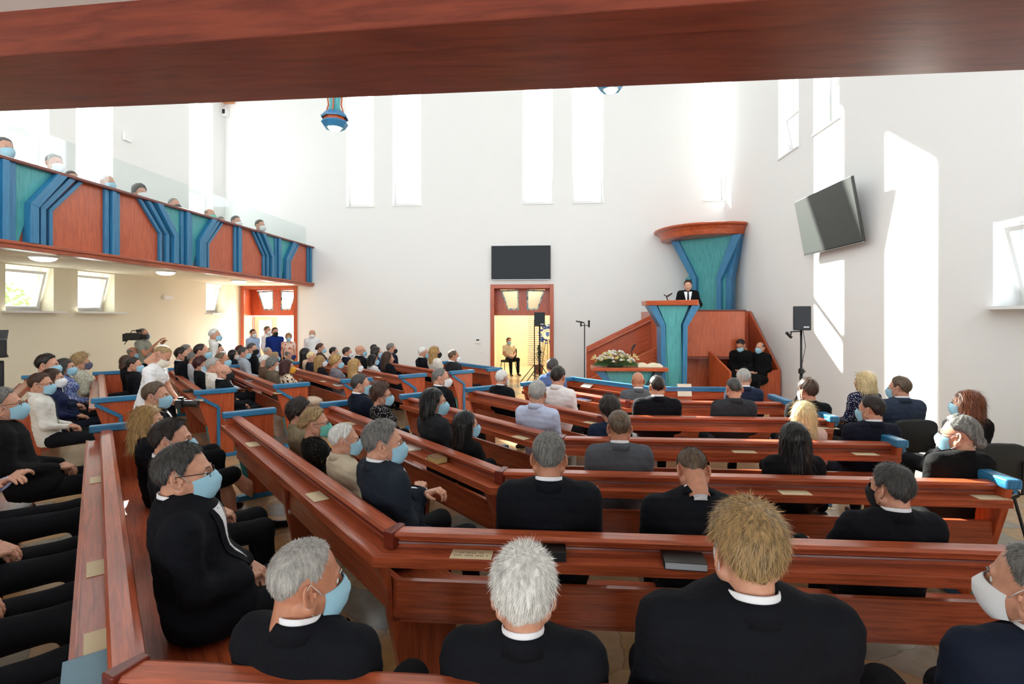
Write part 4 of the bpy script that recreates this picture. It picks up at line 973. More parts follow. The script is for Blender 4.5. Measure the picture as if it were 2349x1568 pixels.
    def lin(s, P):
        q = np.clip((P - s.lo) / s.h, 0, s.n - 1.001); i = q.astype(int); f = q - i; F_ = s.F
        r = 0
        for a in (0, 1):
            for b in (0, 1):
                for c in (0, 1):
                    w = (f[:, 0] if a else 1 - f[:, 0]) * (f[:, 1] if b else 1 - f[:, 1]) * (f[:, 2] if c else 1 - f[:, 2])
                    r = r + w * np.log(F_[i[:, 0] + a, i[:, 1] + b, i[:, 2] + c] + 1e-7)
        return np.exp(r)

def join(parts):
    V = []; Q = []; b = 0
    for v, q in parts: V.append(v); Q.append(q + b); b += len(v)
    return np.concatenate(V), Q
def xf(v, M): M = np.array(M, np.float32); return v @ M[:3, :3].T + M[:3, 3]

# ------------------------------------------------------------------ head
def head_field(h, ears=True, neck=True, fem=False):
    f = Field((-.1, -.135, -.17), (.1, .14, .13), h, 130)
    f.ell((0, -.014, .03), (.073, .093, .083)); f.ell((0, .028, -.02), (.06, .064, .082))
    jw = .043 if fem else .048
    f.ell((0, .032, -.078), (jw, .048, .036)); f.cap((-.016, .07, -.103), (.016, .07, -.103), .014)
    for s in (-1, 1):
        f.ell((s * .036, .056, -.038), (.022, .022, .026)); f.cap((s * .012, .083, .012), (s * .038, .074, .014), .009, .007)
        f.ell((s * .011, .097, -.04), (.009, .01, .008)); f.cap((s * .03, .01, -.09), (s * .058, -.01, -.055), .018, .02)
    f.cap((0, .085, .005), (0, .108, -.034), .007, .0105); f.ell((0, .111, -.036), (.01, .01, .009))
    f.cap((-.016, .088, -.063), (.016, .088, -.063), .006); f.cap((-.014, .087, -.073), (.014, .087, -.073), .0065)
    if neck:
        f.cap((0, -.03, -.03), (0, -.045, -.165), .051 if not fem else .044, .054 if not fem else .046, flat=((0, 1, 0), 1.04))
    for s in (-1, 1): f.ell((s * .031, .092, -.006), (.013, .012, .009), -.85)
    return f
def ear_mesh(h):
    f = Field((.055, -.06, -.065), (.105, .03, .045), h, 620)
    C = Vector((.071, -.012, -.012)); U = Vector((0, -.22, .975)); B = Vector((.55, -.83, -.05)).normalized(); pts = []
    for i in range(12):
        a = R(-78 + i * 22); rv = .031 if math.sin(a) > 0 else .03; pts.append(C + U * (math.sin(a) * rv) + B * (.008 + math.cos(a) * .019))
    for i, (a, b) in enumerate(zip(pts, pts[1:])): f.cap(a, b, .0036)
    pi = [C + U * (y * .02) + B * (.008 + x * .013) for x, y in ((-.3, .9), (.5, .75), (.9, .1), (.6, -.6), (-.1, -.95))]
    for a, b in zip(pi, pi[1:]): f.cap(a, b, .003)
    f.ell(C - U * .029 + B * .006, (.005, .007, .008)); f.cap(C + U * .024 - B * .002, C - U * .02 - B * .002, .006)
    for t in (-.02, -.008, .006, .018): f.cap(C + U * t - B * .0, C + U * t + B * .017, .0028)
    f.cap(C + U * .004 + Vector((.004, .012, 0)), C - U * .008 + Vector((.004, .012, 0)), .0038)
    V, Q = f.mesh(); V2 = V * np.array([-1, 1, 1], np.float32); return np.concatenate([V, V2]), np.concatenate([Q, Q[:, ::-1] + len(V)])
HEADS = {}
for fem in (False, True):
    for lod, h in ((0, .004), (1, .0055), (2, .0085)):
        _h = head_field(h, fem=fem).mesh(); _e = ear_mesh((.0026, .0036, .006)[lod]); HEADS[fem, lod] = (np.concatenate([_h[0], _e[0]]), np.concatenate([_h[1], _e[1] + len(_h[0])]))
HN = head_field(.005, ears=False, neck=True)
HC = np.array([0, -.012, .02], np.float32)
_AZ, _EL = np.meshgrid(np.linspace(0, 2 * PI, 73)[:-1], np.linspace(R(-75), R(90), 56), indexing='ij')
_D = np.stack([np.sin(_AZ) * np.cos(_EL), np.cos(_AZ) * np.cos(_EL), np.sin(_EL)], -1).reshape(-1, 3).astype(np.float32)
_T = HN.surf(np.tile(HC, (len(_D), 1)), _D, .17, .03, 120); _T = np.nan_to_num(_T, nan=.09).reshape(72, 56)
def headR(az, el):
    a = (np.mod(az, 2 * PI) / (2 * PI) * 72); i = a.astype(int) % 72; j = (i + 1) % 72; fa = a - np.floor(a)
    e = np.clip((el - R(-75)) / R(165) * 55, 0, 54.999); k = e.astype(int); fe = e - k
    return (_T[i, k] * (1 - fa) + _T[j, k] * fa) * (1 - fe) + (_T[i, k + 1] * (1 - fa) + _T[j, k + 1] * fa) * fe
def hairline(az, st):
    """lowest elevation (deg) of hair for azimuth az (deg, 0 front, 180 nape)"""
    xs = [0, 35, 58, 70, 80, 88, 100, 112, 125, 145, 180]
    ys = {'short': [42, 40, 26, 8, -8, -4, 10, 2, -22, -40, -43], 'crop': [46, 42, 28, 10, 0, 2, 12, 4, -18, -34, -38],
          'receding': [62, 52, 36, 14, -6, -4, 10, 2, -22, -38, -42], 'fringe': [90, 90, 60, 22, -4, -4, 8, 2, -22, -38, -42],
          'full': [34, 32, 14, -4, -22, -30, -32, -34, -38, -48, -52], 'up': [46, 42, 30, 16, 4, 6, 10, 4, -12, -30, -36]}[st]
    return np.interp(az, xs, ys)
def hair_cap(st, th, top_lim=None, lift=0, part=0, seed=0):
    """closed shell of hair on the skull"""
    NA, NV = 64, 22
    az = np.linspace(0, 2 * PI, NA + 1)[:-1]; v = np.linspace(0, 1, NV)
    A, Vv = np.meshgrid(az, v, indexing='ij'); ad = np.degrees(np.where(A > PI, 2 * PI - A, A))
    lo = hairline(ad, st); lo = lo + 2.5 * np.sin(A * 9 + seed)
    hi = np.full_like(lo, 90.0)
    if top_lim is not None: hi = np.maximum(lo + 1, np.interp(ad, [0, 60, 90, 120, 180], top_lim))
    E = np.radians(lo + (hi - lo) * Vv ** .9)
    r = headR(A, E); ed = np.clip(Vv / .12, 0, 1) ** .7
    if top_lim is not None: ed = ed * np.clip((1 - Vv) / .25, 0, 1) ** .7
    t = th * ed * (1 + .12 * np.sin(A * 5 + seed) * np.cos(E * 6 + seed) + .1 * np.sin(A * 13 + E * 9 + seed * 2))
    t = t + lift * ed * np.clip(np.sin(E), 0, 1) ** 1.5 + lift * .7 * ed * np.clip(np.cos(A), 0, 1) * np.clip((E - .5), 0, 1)
    r = r + t - .0025 * (1 - ed) - .03 * (lo > 50) * (top_lim is not None)
    D = np.stack([np.sin(A) * np.cos(E), np.cos(A) * np.cos(E), np.sin(E)], -1)
    P = HC + D * r[..., None]
    V = P.reshape(-1, 3).astype(np.float32); i, j = np.meshgrid(np.arange(NA), np.arange(NV - 1), indexing='ij'); i2 = (i + 1) % NA
    Q = np.stack([i * NV + j, i2 * NV + j, i2 * NV + j + 1, i * NV + j + 1], -1).reshape(-1, 4)[:, ::-1]
    return V, Q.astype(np.int64)
def blades(Pb, D, N, L, w, curl=0, rs=None, seg=3):
    """thin tapering locks rooted at Pb, running along D and lifting along N"""
    n = len(Pb); S_ = np.cross(D, N); S_ /= np.linalg.norm(S_, axis=1, keepdims=True) + 1e-6
    L = np.broadcast_to(L, (n,)).astype(np.float32); w = np.broadcast_to(w, (n,)).astype(np.float32)
    cv = (rs.normal(size=(n, 3)) * curl).astype(np.float32) if rs is not None else 0
    out = []
    for k in range(seg + 1):
        t = k / seg; c = Pb + D * (L * t)[:, None] + N * (L * t * .05)[:, None] + cv * (L * t * t)[:, None]
        ww = (w * (1 - t) ** .7)[:, None]
        if k < seg: out += [c - S_ * ww, c + S_ * ww]
        else: out += [c]
    V = np.stack(out, 1).reshape(-1, 3).astype(np.float32); m = 2 * seg + 1; b = np.arange(n)[:, None] * m
    Q = np.concatenate([b + np.array([2 * k, 2 * k + 1, 2 * k + 3, 2 * k + 2]) for k in range(seg - 1)]); T = b + np.array([2 * seg - 2, 2 * seg - 1, 2 * seg])
    return V, Q, T
def vnormals(V, Q):
    n = np.cross(V[Q[:, 2]] - V[Q[:, 0]], V[Q[:, 3]] - V[Q[:, 1]]) if Q.shape[1] == 4 else np.cross(V[Q[:, 1]] - V[Q[:, 0]], V[Q[:, 2]] - V[Q[:, 0]])
    N = np.zeros_like(V)
    for k in range(Q.shape[1]): np.add.at(N, Q[:, k], n)
    return N / (np.linalg.norm(N, axis=1, keepdims=True) + 1e-9)
def make_hair(st, lod, seed):
    """returns V, [quads, tris] in head space"""
    rs = np.random.default_rng(seed); parts = []; nb = (5200, 1100, 0)[lod]
    L, w, curl, flow = .02, .0011, .14, 'short'
    if st in ('short', 'crop', 'receding', 'buzz', 'thick', 'fringe', 'tousled'):
        spec = {'short': ('short', .011, None, .004), 'crop': ('crop', .006, None, .002), 'receding': ('receding', .007, None, .0), 'buzz': ('crop', .0025, None, 0), 'thick': ('short', .017, None, .004), 'tousled': ('short', .015, None, .012),
                'fringe': ('short', .006, [-20, 8, 30, 42, 46], 0)}[st]
        V, Q = hair_cap(spec[0] if st != 'fringe' else 'fringe', spec[1], spec[2], spec[3], seed=seed)
        if st == 'buzz': L, nb = .005, nb // 2
        if st == 'fringe': nb = nb // 2
        if st == 'crop': L = .012
        if st == 'tousled': L, curl = .036, .3
        if st == 'thick': L = .025
    elif st in ('curly',):
        V, Q = hair_cap('full', .026, None, .01, seed=seed); L, w, curl = .03, .0016, .8
    elif st in ('updo', 'bun'):
        V, Q = hair_cap('up', .015, None, .008, seed=seed)
        f = Field((-.09, -.2, -.12), (.09, 0, .12), .007, 130); c = (0, -.108, .0) if st == 'updo' else (0, -.11, -.035)
        f.ell(c, (.042, .032, .038)); f.ell((0, -.09, .03), (.05, .035, .05))
        v2, q2 = f.mesh(); b = len(V); V = np.concatenate([V, v2]); Q = np.concatenate([Q, q2 + b]); flow = 'back'
    else:                                           # bob, shoulder, long
        Lg = {'bob': .1, 'shoulder': .19, 'long': .30, 'longwide': .36}[st]; wd = 1.25 if st == 'longwide' else 1
        f = Field((-.14, -.17, -.42), (.14, .12, .15), .0065 if lod == 0 else .01, 95)
        f.ell((0, -.018, .03), (.084, .102, .092))
        for s in (-1, 1):
            f.cap((s * .07, .0, .02), (s * .078 * wd, -.01, -Lg * .75), .022, .02); f.cap((s * .062, -.05, .0), (s * .07 * wd, -.065, -Lg), .034, .024 if Lg > .15 else .034)
        f.cap((0, -.075, .0), (0, -.085 - .01 * wd, -Lg), .042, .03); f.cap((.032, -.075, .0), (.036 * wd, -.085, -Lg), .038, .03); f.cap((-.032, -.075, .0), (-.036 * wd, -.085, -Lg), .038, .03)
        V, Q = f.mesh()
        hl = .062 + .02 * (V[:, 0] / .08) ** 2 * -1
        fl = np.where(V[:, 2] > .0, .052, .03)
        face = (V[:, 1] > fl - .25 * np.clip(np.abs(V[:, 0]) - .05, 0, 1)) & (V[:, 2] < hl)
        keep = ~face; Q = Q[keep[Q].all(1)]; L, w, curl, flow = .075, .0014, .12, 'down'
        nb = int(nb * 1.3)
        V = V + (.0022 * np.sin(V[:, :1] * 260 + V[:, 2:3] * 25 + seed) * np.array([0, 1, 0], np.float32)) + (.002 * np.sin(V[:, 1:2] * 230 + V[:, 2:3] * 22) * np.array([1, 0, 0], np.float32))
    V = V.astype(np.float32)
    T = np.zeros((0, 3), np.int64)
    if nb:
        N = vnormals(V, Q); C = V[Q].mean(1); 
        e1, e2 = V[Q[:, 2]] - V[Q[:, 0]], V[Q[:, 3]] - V[Q[:, 1]]; ar = np.linalg.norm(np.cross(e1, e2), axis=1); p = ar / ar.sum()
        fi = rs.choice(len(Q), nb, p=p); u = rs.random((nb, 1)).astype(np.float32); vv = rs.random((nb, 1)).astype(np.float32); q = Q[fi]
        Pb = (V[q[:, 0]] * (1 - u) + V[q[:, 1]] * u) * (1 - vv) + (V[q[:, 3]] * (1 - u) + V[q[:, 2]] * u) * vv
        Nb = N[q[:, 0]]; s_ = np.sign((Nb * (Pb - HC)).sum(1, keepdims=True)); Nb = Nb * np.where(s_ == 0, 1, s_)
        if flow == 'down': D = np.tile(np.array([0, -.05, -1], np.float32), (nb, 1)); top = Pb[:, 2] > .06; D[top] = np.stack([np.sign(Pb[top, 0]) * .8, -.4 + 0 * Pb[top, 0], -.5 + 0 * Pb[top, 0]], 1)
        elif flow == 'back': D = np.array([0, -.11, .0], np.float32) - Pb
        else:
            cr = np.array([.01, -.055, .115], np.float32); D = Pb - cr; D[:, 2] -= .03
            fr = (Pb[:, 1] > .0) & (Pb[:, 2] > .05)
            D[fr] = D[fr] * np.array([1, .6, 1]) + np.array([.06 * (1 if seed % 2 else -1), 0, 0])
        D = D - Nb * (D * Nb).sum(1, keepdims=True); D /= np.linalg.norm(D, axis=1, keepdims=True) + 1e-6
        D = D + rs.normal(size=D.shape) * .16; D /= np.linalg.norm(D, axis=1, keepdims=True)
        v3, q3, t3 = blades((Pb + Nb * .0004).astype(np.float32), D.astype(np.float32), Nb, L * (.6 + .8 * rs.random(nb)) * (np.clip(.4 + (Pb[:, 2] + .05) / .11, .4, 1) if flow == 'short' else 1), w * (.6 + .8 * rs.random(nb)), curl, rs)
        b = len(V); V = np.concatenate([V, v3]); Q = np.concatenate([Q, q3 + b]); T = t3 + b
    return V, [Q, T] if len(T) else [Q]
HAIRC = {}
def get_hair(st, lod, seed):
    k = (st, lod, seed % (4 if lod else 50))
    if k not in HAIRC: HAIRC[k] = make_hair(st, lod, k[2])
    return HAIRC[k]

# ------------------------------------------------------------------ hand (palm down, fingers along +y, thumb to +x)
def hand_mesh(h, curl):
    f = Field((-.075, -.05, -.11), (.085, .2, .05), h, 330)
    for x, y in ((-.03, .078), (-.01, .088), (.011, .09), (.031, .084)): f.cap((x * .55, .0, 0), (x, y, 0), .0125, .0105)
    f.cap((0, -.04, 0), (0, .01, 0), .021, .02, flat=((0, 0, 1), .75)); f.ell((.022, .035, -.008), (.016, .028, .013)); f.ell((-.024, .04, -.006), (.012, .03, .012))
    for x, y, L, r, c in ((-.031, .08, (.03, .019, .017), .0078, 1.12), (-.0105, .09, (.037, .024, .019), .0085, 1), (.0115, .092, (.041, .027, .02), .0088, .95), (.033, .086, (.037, .023, .019), .0085, .9)):
        p = Vector((x, y, 0)); a = R(12) * c; q = x * 1.4
        for i, l in enumerate(L):
            a += curl * c * (.6, 1, .7)[i]; d = Vector((q * (1 - i * .3), math.cos(a), -math.sin(a))).normalized(); n = p + d * l; f.cap(p, n, r * (1 - .08 * i), r * (.9 - .08 * i)); p = n
    p = Vector((.026, .012, -.004)); 
    for d, l, r in ((Vector((.75, .6, -.25)), .038, .0115), (Vector((.5, .8, -.35)), .032, .0098), (Vector((.15, .95, -.4)), .026, .0088)): n = p + d.normalized() * l; f.cap(p, n, r, r * .9); p = n
    return f.mesh()
HANDS = {(0, 'relaxed'): hand_mesh(.0036, R(24)), (0, 'curled'): hand_mesh(.0036, R(52)), (1, 'relaxed'): hand_mesh(.006, R(26)), (2, 'relaxed'): hand_mesh(.008, R(26))}
HANDS[1, 'curled'] = hand_mesh(.006, R(52)); HANDS[2, 'curled'] = HANDS[1, 'curled']

# ------------------------------------------------------------------ face mask
def mask_mesh(lod, kind='surgical'):
    nu, nv = (25, 17) if lod == 0 else (15, 9)
    u = np.linspace(-1, 1, nu); v = np.linspace(0, 1, nv); U, Vv = np.meshgrid(u, v, indexing='ij')
    yf = np.interp(Vv, [0, .25, .5, .75, .92, 1], [.11, .134, .133, .121, .105, .09]); zc = -.002 + (-.124 + .002) * Vv
    z = zc + (-.022 * (1 - Vv) + .03 * Vv) * np.abs(U) ** 1.6
    a = U * R(84); W_ = .066 - .006 * Vv
    x = W_ * np.sin(a); y = .016 + (yf - .016) * np.cos(a) ** .72
    if kind == 'surgical': y = y + .0018 * np.sin(Vv * PI * 7) * (1 - U ** 2)
    else: y = y + .006 * (1 - np.abs(U)) * np.sin(Vv * PI)
    V = np.stack([x, y, z], -1).reshape(-1, 3).astype(np.float32)
    i, j = np.meshgrid(np.arange(nu - 1), np.arange(nv - 1), indexing='ij'); Q = np.stack([i * nv + j, i * nv + j + 1, (i + 1) * nv + j + 1, (i + 1) * nv + j], -1).reshape(-1, 4)
    V2 = V - np.array([0, .0022, 0], np.float32) - np.stack([V[:, 0] * .03, 0 * V[:, 0], 0 * V[:, 0]], 1)
    b = len(V); Q2 = Q[:, ::-1] + b
    return np.concatenate([V, V2]), [np.concatenate([Q, Q2]).astype(np.int64)]
MASKS = {(l, k): mask_mesh(l, k) for l in (0, 1, 2) for k in ('surgical', 'cloth')}
def loops_mesh():
    o = []
    for s in (-1, 1):
        m = MB(); o.append(m); m.tube([(s * .0655, .028, -.028), (s * .075, .004, .0), (s * .08, -.018, .022), (s * .082, -.034, .0), (s * .078, -.03, -.03), (s * .07, -.005, -.07), (s * .0625, .024, -.092)], .0013, n=5)
    return [(np.array(m.V, np.float32), m.F) for m in o]
def glasses_mesh():
    m = MB()
    for s in (-1, 1):
        m.tube([(s * (.032 + .022 * math.cos(t)), .108 - .012 * abs(math.cos(t) * .5 + .5), -.006 + .016 * math.sin(t)) for t in [i * PI / 7 for i in range(14)]], .0016, n=5, closed=True)
        m.tube([(s * .054, .094, .0), (s * .074, .05, .004), (s * .08, -.02, .006), (s * .08, -.045, -.012)], .0018, n=5)
    m.tube([(-.01, .107, 0), (.01, .107, 0)], .0016, n=5)
    return m
LOOPS = loops_mesh(); GLS = glasses_mesh()

# ------------------------------------------------------------------ materials for people
def fabric(name, rgb, kind='plain', rgb2=(255, 255, 255), rough=.85, scale=60):
    key = 'fab_%s_%s_%s' % (kind, rgb, rgb2)
    if key in MATS: return MATS[key]
    m, nt, b = newmat(name); N = nt.nodes; L = nt.links
    tc = N.new('ShaderNodeTexCoord'); ns = N.new('ShaderNodeTexNoise'); ns.inputs['Scale'].default_value = 9; ns.inputs['Detail'].default_value = 4
    L.new(tc.outputs['Object'], ns.inputs[0]); bp = N.new('ShaderNodeBump'); bp.inputs['Strength'].default_value = .6; bp.inputs['Distance'].default_value = .03
    L.new(ns.outputs[0], bp.inputs['Height']); L.new(bp.outputs[0], b.inputs['Normal'])
    b.inputs['Roughness'].default_value = rough; b.inputs['Specular IOR Level'].default_value = .15
    if kind == 'plain': b.inputs['Base Color'].default_value = (*srgb(*rgb), 1)
    else:
        v = N.new('ShaderNodeTexVoronoi'); v.inputs['Scale'].default_value = scale; L.new(tc.outputs['Object'], v.inputs[0])
        cr = N.new('ShaderNodeValToRGB'); E = cr.color_ramp.elements
        th = {'dots': .28, 'floral': .42, 'tweed': .5}[kind]; E[0].position = th - .04; E[0].color = (*srgb(*rgb2), 1); E[1].position = th + .04; E[1].color = (*srgb(*rgb), 1)
        L.new(v.outputs['Distance'], cr.inputs[0]); L.new(cr.outputs[0], b.inputs['Base Color'])
    MATS[key] = m; return m
def skin(tone):
    key = 'skin_%d' % tone
    if key in MATS: return MATS[key]
    rgb = ((216, 158, 130), (200, 138, 108), (224, 172, 146), (182, 118, 90))[tone]
    m, nt, b = newmat('skin'); N = nt.nodes; L = nt.links; tc = N.new('ShaderNodeTexCoord'); ns = N.new('ShaderNodeTexNoise'); ns.inputs['Scale'].default_value = 30; ns.inputs['Detail'].default_value = 5
    L.new(tc.outputs['Object'], ns.inputs[0]); cr = N.new('ShaderNodeValToRGB'); E = cr.color_ramp.elements
    E[0].position = .3; E[0].color = (*srgb(*[int(c * .9) for c in rgb]), 1); E[1].position = .7; E[1].color = (*srgb(*rgb), 1); L.new(ns.outputs[0], cr.inputs[0]); L.new(cr.outputs[0], b.inputs['Base Color'])
    b.inputs['Roughness'].default_value = .5; b.inputs['Subsurface Weight'].default_value = .08; b.inputs['Subsurface Radius'].default_value = (.02, .008, .004); MATS[key] = m; return m
HCOL = {'black': (14, 12, 14), 'darkbrown': (38, 27, 22), 'brown': (72, 46, 32), 'auburn': (120, 62, 32), 'maroon': (70, 24, 22), 'darkblond': (176, 144, 98), 'blond': (196, 156, 96), 'paleblond': (224, 200, 150), 'grey': (120, 118, 114), 'darkgrey': (70, 68, 66), 'lightgrey': (168, 166, 160), 'white': (226, 224, 218), 'saltbrown': (104, 84, 66)}
def hairmat(c):
    key = 'hair_' + c
    if key in MATS: return MATS[key]
    rgb = HCOL[c]; m, nt, b = newmat('hair_' + c); N = nt.nodes; L = nt.links; tc = N.new('ShaderNodeTexCoord'); mp = N.new('ShaderNodeMapping'); mp.inputs['Scale'].default_value = (90, 90, 14)
    ns = N.new('ShaderNodeTexNoise'); ns.inputs['Scale'].default_value = 1; ns.inputs['Detail'].default_value = 3; L.new(tc.outputs['Object'], mp.inputs[0]); L.new(mp.outputs[0], ns.inputs[0])
    cr = N.new('ShaderNodeValToRGB'); E = cr.color_ramp.elements; E[0].position = .3; E[0].color = (*srgb(*[int(x * (.62 if sum(rgb) < 480 else .84)) for x in rgb]), 1); E[1].position = .72; E[1].color = (*srgb(*[min(255, int(x * 1.12 + 4)) for x in rgb]), 1)
    L.new(ns.outputs[0], cr.inputs[0]); L.new(cr.outputs[0], b.inputs['Base Color']); b.inputs['Roughness'].default_value = .42 if c not in ('black',) else .32; b.inputs['Specular IOR Level'].default_value = .4; MATS[key] = m; return m
EYEW = plain('eye_white', (226, 222, 216), .3); EYED = plain('iris_dark', (40, 30, 24), .2); LIP = plain('lip', (176, 96, 84), .5)

def sph(c, r, n=10):
    m = MB(); m.lathe([(r * math.sin(PI * i / n), -r * math.cos(PI * i / n)) for i in range(n + 1)], c, n=n); return np.array(m.V, np.float32), m.F

# ------------------------------------------------------------------ a person
def person(label, px, ytop, where=None, ztop=1.33, face=None, hair='short', hc='darkbrown', top='suit', tc=(18, 19, 22), shirt=(236, 236, 240), tie=(28, 28, 32), legs=(20, 21, 25), mask='blue', glasses=False, yaw=0, pitch=0, roll=0, wid=1.0, lod=2, tone=0,
           pose='lap', fem=False, stand=False, base=0.0, lean=-8, group=None, dy=.2, zc=None, pattern=None, p2=(255, 255, 255), hs=1.04, extra=None, XY=None, qfix=None, seed=None, shoulder=0, legskin=False, arms=None, skirt=None):
    sd = seed if seed is not None else int(abs(px) * 7 + ytop * 3) % 997
    rs = random.Random(sd)
    # ---- joints of the unscaled figure (facing +y)
    if stand: hipz, J = .93, dict(hip=(0, 0, .93), lum=(0, .0, 1.08), chest=(0, -.005, 1.3), neck=(0, -.02, 1.47), head=(0, .0, 1.605))
    else: hipz, J = .565, dict(hip=(0, 0, .565), lum=(0, -.015, .7), chest=(0, -.01, .92), neck=(0, -.02, 1.075), head=(0, .005, 1.207))
    sw = .175 * wid - (.02 if fem else 0)
    J['shl'] = (-sw, -.02, J['neck'][2] - .078 + shoulder); J['shr'] = (sw, -.02, J['neck'][2] - .078 + shoulder)
    J = {k: Vector(v) for k, v in J.items()}
    Rl = Matrix.Rotation(R(-lean), 3, 'X')      # lean > 0: forward
    Rl = Matrix.Rotation(R(lean), 3, 'X').inverted()
    hp = J['hip'].copy()
    for k in ('lum', 'chest', 'neck', 'head', 'shl', 'shr'):
        J[k] = hp + Rl @ (J[k] - hp)
    J['head'] = J['neck'] + Vector((0, .02 + .03 * math.sin(R(max(0, -pitch))), .118)) if lean < 20 else J['neck'] + Rl @ Vector((0, .01, .13))
    if lean > 12: J['head'] = J['neck'] + Vector((0, .06, .11))
    az_, el_ = (1 if stand else .56), 0
    if stand:
        J['kl'], J['kr'] = Vector((-.095, .02, .5)), Vector((.095, .02, .5)); J['al'], J['ar'] = Vector((-.1, -.01, .09)), Vector((.1, -.01, .09)); J['hl'], J['hr'] = Vector((-.085, 0, .9)), Vector((.085, 0, .9))
        J['el'] = J['shl'] + Vector((-.03, -.02, -.27)); J['er'] = J['shr'] + Vector((.03, -.02, -.27)); J['wl'] = J['el'] + Vector((.01, .08, -.23)); J['wr'] = J['er'] + Vector((-.01, .08, -.23))
        if pose == 'clasp': J['wl'] = Vector((-.06, .2, .92)); J['wr'] = Vector((.06, .2, .92)); J['el'].y += -.0; J['er'].y += 0
    else:
        sp = .09 + rs.random() * .05; k_ = .42
        J['hl'], J['hr'] = Vector((-.09, .04, .545)), Vector((.09, .04, .545)); J['kl'], J['kr'] = Vector((-sp - .03, k_, .55)), Vector((sp + .03, k_, .55)); J['al'], J['ar'] = Vector((-sp - .03, k_ + .03, .1)), Vector((sp + .03, k_ + .05, .1))
        J['el'] = J['shl'] + Vector((-.035, .05, -.26)); J['er'] = J['shr'] + Vector((.035, .05, -.26))
        J['wl'], J['wr'] = Vector((-.1, .19, .675)), Vector((.1, .17, .685))
    if pose == 'crossed': J['wl'], J['wr'] = Vector((.07, .17, .85)), Vector((-.07, .2, .82))
    if pose == 'camera': J['el'] = J['shl'] + Vector((-.07, .05, -.25)); J['er'] = J['shr'] + Vector((.07, .05, -.25)); J['wl'], J['wr'] = Vector((-.09, .3, 1.02)), Vector((.09, .3, 1.02))
    if pose == 'shoulder': J['er'] = J['shr'] + Vector((.1, .12, -.2)); J['wr'] = J['shr'] + Vector((.03, .26, .0)); J['el'] = J['shl'] + Vector((-.05, .12, -.2)); J['wl'] = J['shl'] + Vector((-.02, .34, -.12))
    if pose == 'desk': J['wl'], J['wr'] = Vector((-.2, .33, 1.12)), Vector((.2, .33, 1.12)); J['el'] = J['shl'] + Vector((-.08, .08, -.26)); J['er'] = J['shr'] + Vector((.08, .08, -.26))
    if arms:
        for k, v in arms.items(): J[k] = Vector(v)
    top_z = J['head'].z + (.118 + .012) * hs
    # ---- where it stands
    if ztop and XY is None and where is None:
        zc_ = zc or F * (H - (ztop + (0 if not stand else 0))) / (ytop - 726); hx, hyy = at_depth(px, zc_)
        fz = face if face is not None else 47
    elif where is not None:
        kk, straight = where; t = math.atan((px - 1174.5) / F) - TH; dr = Vector((math.sin(t), math.cos(t)))
        if straight: q_ = dr * ((Yk(kk) + dy) / dr.y); fz = 0 if face is None else face
        else: q_ = dr * ((nk(kk) + dy) / NW.dot(dr)); fz = 47.16 if face is None else face
        hx, hyy = q_; zc_ = wc(hx, hyy)[1]
    else:
        hx, hyy = XY; fz = face or 0; zc_ = wc(hx, hyy)[1]
    ztop_ = H + (726 - ytop) * zc_ / F
    q = (ztop_ - base) / top_z
    if qfix: q = qfix
    fa = R(fz); c, s_ = math.cos(fa), math.sin(fa)
    hy = J['head'].y * q; ox, oy = hx - s_ * hy, hyy - c * hy          # facing az measured from +Y towards +X
    root = thing('person', label, 'person', (ox, oy, base), -fa, group)
    h = (.0085, .013, .02)[lod]; kk_ = (46, 46, 44)[lod]
    zhi = J['neck'].z + .25
    lo = (-.42 * max(1, wid), -.36, 0.0); hi = (.42 * max(1, wid), .72 if not stand else .5, zhi)
    SK = skin(tone)
    def S_(V): return V * q
    def fieldobj(name, f, mat, parent=root, post=None):
        V, Q = f.mesh()
        if post is not None: V, Q = post(V, Q)
        return mk(name, V * q, [Q], mat, parent, True)
    robe = top == 'robe'; long_sleeve = top in ('suit', 'shirt', 'robe', 'jacket', 'blouse'); w = wid * (0.92 if fem else 1)
    # ---- upper garment
    zl_ = J['hip'].z - .18
    if stand and top != 'robe': zl_ = J['hip'].z - .02
    f = Field((lo[0], lo[1], zl_ - .04 if stand else .475), (hi[0], .5, J['neck'].z + .07), h, kk_)
    th = {'suit': .014, 'jacket': .012, 'robe': .02}.get(top, .004)
    P_ = lambda a, b, t: tuple(J[a].lerp(J[b], t))
    YA = tuple(Rl @ Vector((0, 1, 0)))
    ws = .96 if fem else 1
    f.cap(tuple(J['hip'] + Vector((0, .0, .0))), tuple(J['lum']), .152 * w + th, .132 * w * ws + th, flat=(YA, .78)); f.cap(tuple(J['lum']), tuple(J['chest'] + Vector((0, 0, .0))), .132 * w * ws + th, .146 * w + th, flat=(YA, .76))
    f.ell(tuple(J['neck'] + Vector((0, -.028, -.04))), (.085, .055, .04))
    if wid > 1.1: f.ell(tuple(J['lum'] + Vector((0, .07, 0))), (.15 * w, .12 * w, .13))
    if fem:
        for sx in (-1, 1): f.ell(tuple(J['chest'] + Vector((sx * .065, .09, -.02))), (.055, .05, .055))
    f.cap(tuple(J['shl'] + Vector((.015, -.005, -.01))), tuple(J['shr'] + Vector((-.015, -.005, -.01))), .038 + th)
    f.cap(tuple(J['shl'] + Vector((.035, -.0, -.07))), tuple(J['shr'] + Vector((-.035, -.0, -.07))), .056 + th)
